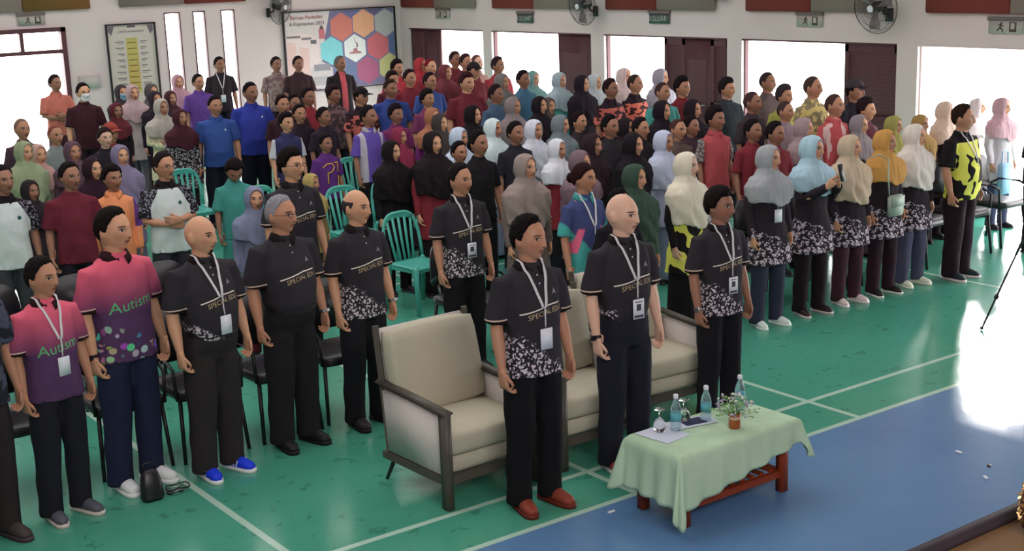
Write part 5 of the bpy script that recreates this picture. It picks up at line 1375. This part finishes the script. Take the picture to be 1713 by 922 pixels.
for cx, cy, col in ((620,255,'c85a4c'),(835,225,'dc8a60'),(1050,222,'9a969c'),(515,480,'5cbcc8'),(740,462,'e4dcdc'),(965,448,'c04450'),(1180,430,'3a4a80'),(855,680,'a03a62'),(1075,655,'b0a460'),(635,700,'4a5a88'),(410,712,'b8acb0'),(1190,870,'5a4a78'),(725,20,'4a4a88'),(945,5,'4a3f70')):
    u = (cx-75)*K1; z_ = BH-(cy-(105-.04*(cx-75)))*K2; R_ = .262
    p = clip([(u+R_*math.sin(math.radians(60*i)), z_+R_*math.cos(math.radians(60*i))) for i in range(6)])
    if p: flat('hexagon', p, -.0205, col, bn)
u0 = (740-75)*K1; z0 = BH-(462-78)*K2
flat('emblem_base', [(u0-.13,z0-.10),(u0+.14,z0-.10),(u0+.12,z0-.07),(u0+.05,z0-.05),(u0+.04,z0+.0),(u0-.03,z0+.0),(u0-.05,z0-.06),(u0-.12,z0-.07)], -.0225, 'a05a62', bn)
flat('emblem_curve', [(u0+.02,z0+.0),(u0+.07,z0+.03),(u0+.06,z0+.09),(u0-.01,z0+.14),(u0-.02,z0+.19),(u0+.0,z0+.13),(u0+.03,z0+.08),(u0+.03,z0+.04)], -.0225, '8a5068', bn)
def wtext(s_, size, x_, z_, col, par, y_=-.0225, sx=1):
    me = text_mesh(s_, size, .0006); me.transform(Matrix.Translation((x_, y_, z_)) @ Matrix.Diagonal((sx,1,1,1)) @ Matrix.Rotation(math.pi/2, 4, 'X')); return link('lettering', me, plain('ink_'+col, col, .6), par)
wtext('Barisan Pentadbir', .095, .49, BH-.15, 'a03a44', bn); wtext('& Kepimpinan 2023', .09, .49, BH-.26, '6a5060', bn)
flat('portrait', [(.72,BH-.52),(.84,BH-.52),(.84,BH-.36),(.80,BH-.30),(.76,BH-.30),(.72,BH-.36)], -.0225, 'b8505a', bn)
flat('portrait_hair', [(.755,BH-.35),(.805,BH-.35),(.81,BH-.30),(.78,BH-.28),(.75,BH-.30)], -.0245, '3a2a30', bn)
flat('photo_sky', [(.04,BH-.45),(.28,BH-.40),(.56,BH-.42),(.70,BH-.55),(.70,.04),(.04,.04)], -.0195, 'd8b8b8', bn)
for k, (a, b) in enumerate(((.06,.24),(.30,.50))): flat('photo_building', [(a,.06),(b,.06),(b,.88-.1*k),(a,.92-.1*k)], -.0215, 'd2a6a2', bn)
for a, b, c, d in ((.06,.34,.98,1.02),(.36,.56,.94,.98)): flat('photo_strip', [(a,c),(b,c),(b,d),(a,d)], -.0225, '6a5a60', bn)  # dark strips in the printed building picture
flat('photo_window', [(.54,.86),(.66,.86),(.66,.93),(.54,.93)], -.0235, '4a4a50', bn)
flat('photo_block', [(.58,.36),(.92,.36),(.92,.48),(.58,.48)], -.0235, '7c7480', bn)
flat('photo_block', [(.56,.10),(.94,.10),(.94,.26),(.56,.26)], -.0235, '9a929a', bn)
# framed organisation chart
ch = empty('framed_chart', (8.44, YW, .88)); tag(ch, 'tall framed chart with a yellow centre column on the far wall', 'poster')
CW, CH = .86, 1.45
for b in (.012, CH-.012): link('frame_bar', box((0,-.025,b),(CW,.045,.026)).mesh('f'), M_BLK, ch)
for a in (-CW/2+.012, CW/2-.012): link('frame_bar', box((a,-.025,CH/2),(.026,.045,CH)).mesh('f'), M_BLK, ch)
link('printed_sheet', box((0,-.012,CH/2),(CW-.04,.01,CH-.04)).mesh('s'), plain('cream_print','c2bab0',.6,g=1.15), ch)
flat('yellow_column', [(-.10,.30),(.10,.30),(.10,CH-.24),(-.10,CH-.24)], -.0195, 'aa9a3e', ch)
flat('orange_block', [(-.10,.34),(.10,.34),(.10,.80),(-.10,.80)], -.0205, 'b09038', ch)
flat('heading_block', [(-.06,CH-.07),(.08,CH-.07),(.08,CH-.035),(-.06,CH-.035)], -.0205, '4a3a50', ch)
for s_ in (-1,1): flat('corner_ornament', [(s_*.39,CH-.04),(s_*.28,CH-.04),(s_*.34,CH-.19),(s_*.39,CH-.12)], -.0205, '5a4a58', ch)
wtext('CARTA ORGANISASI', .048, 0, CH-.15, '6a5478', ch, -.0205)
g = G()
for k in range(10):
    z_ = CH-.30-.10*k
    for s_ in (-1,1):
        wd = random.uniform(.10,.16); g.box((s_*(.14+wd/2), -.020, z_), (wd,.002,.018)); g.box((s_*(.14+wd*.35), -.020, z_-.028), (wd*.7,.002,.010))
link('text_lines', g.mesh('t'), plain('grey_ink','8a808a',.6), ch)
g = G()
for k in range(9): g.box((0,-.0225,CH-.32-.095*k),(.15,.002,.012))
link('column_lines', g.mesh('t'), plain('brown_ink','7a6a30',.6), ch)
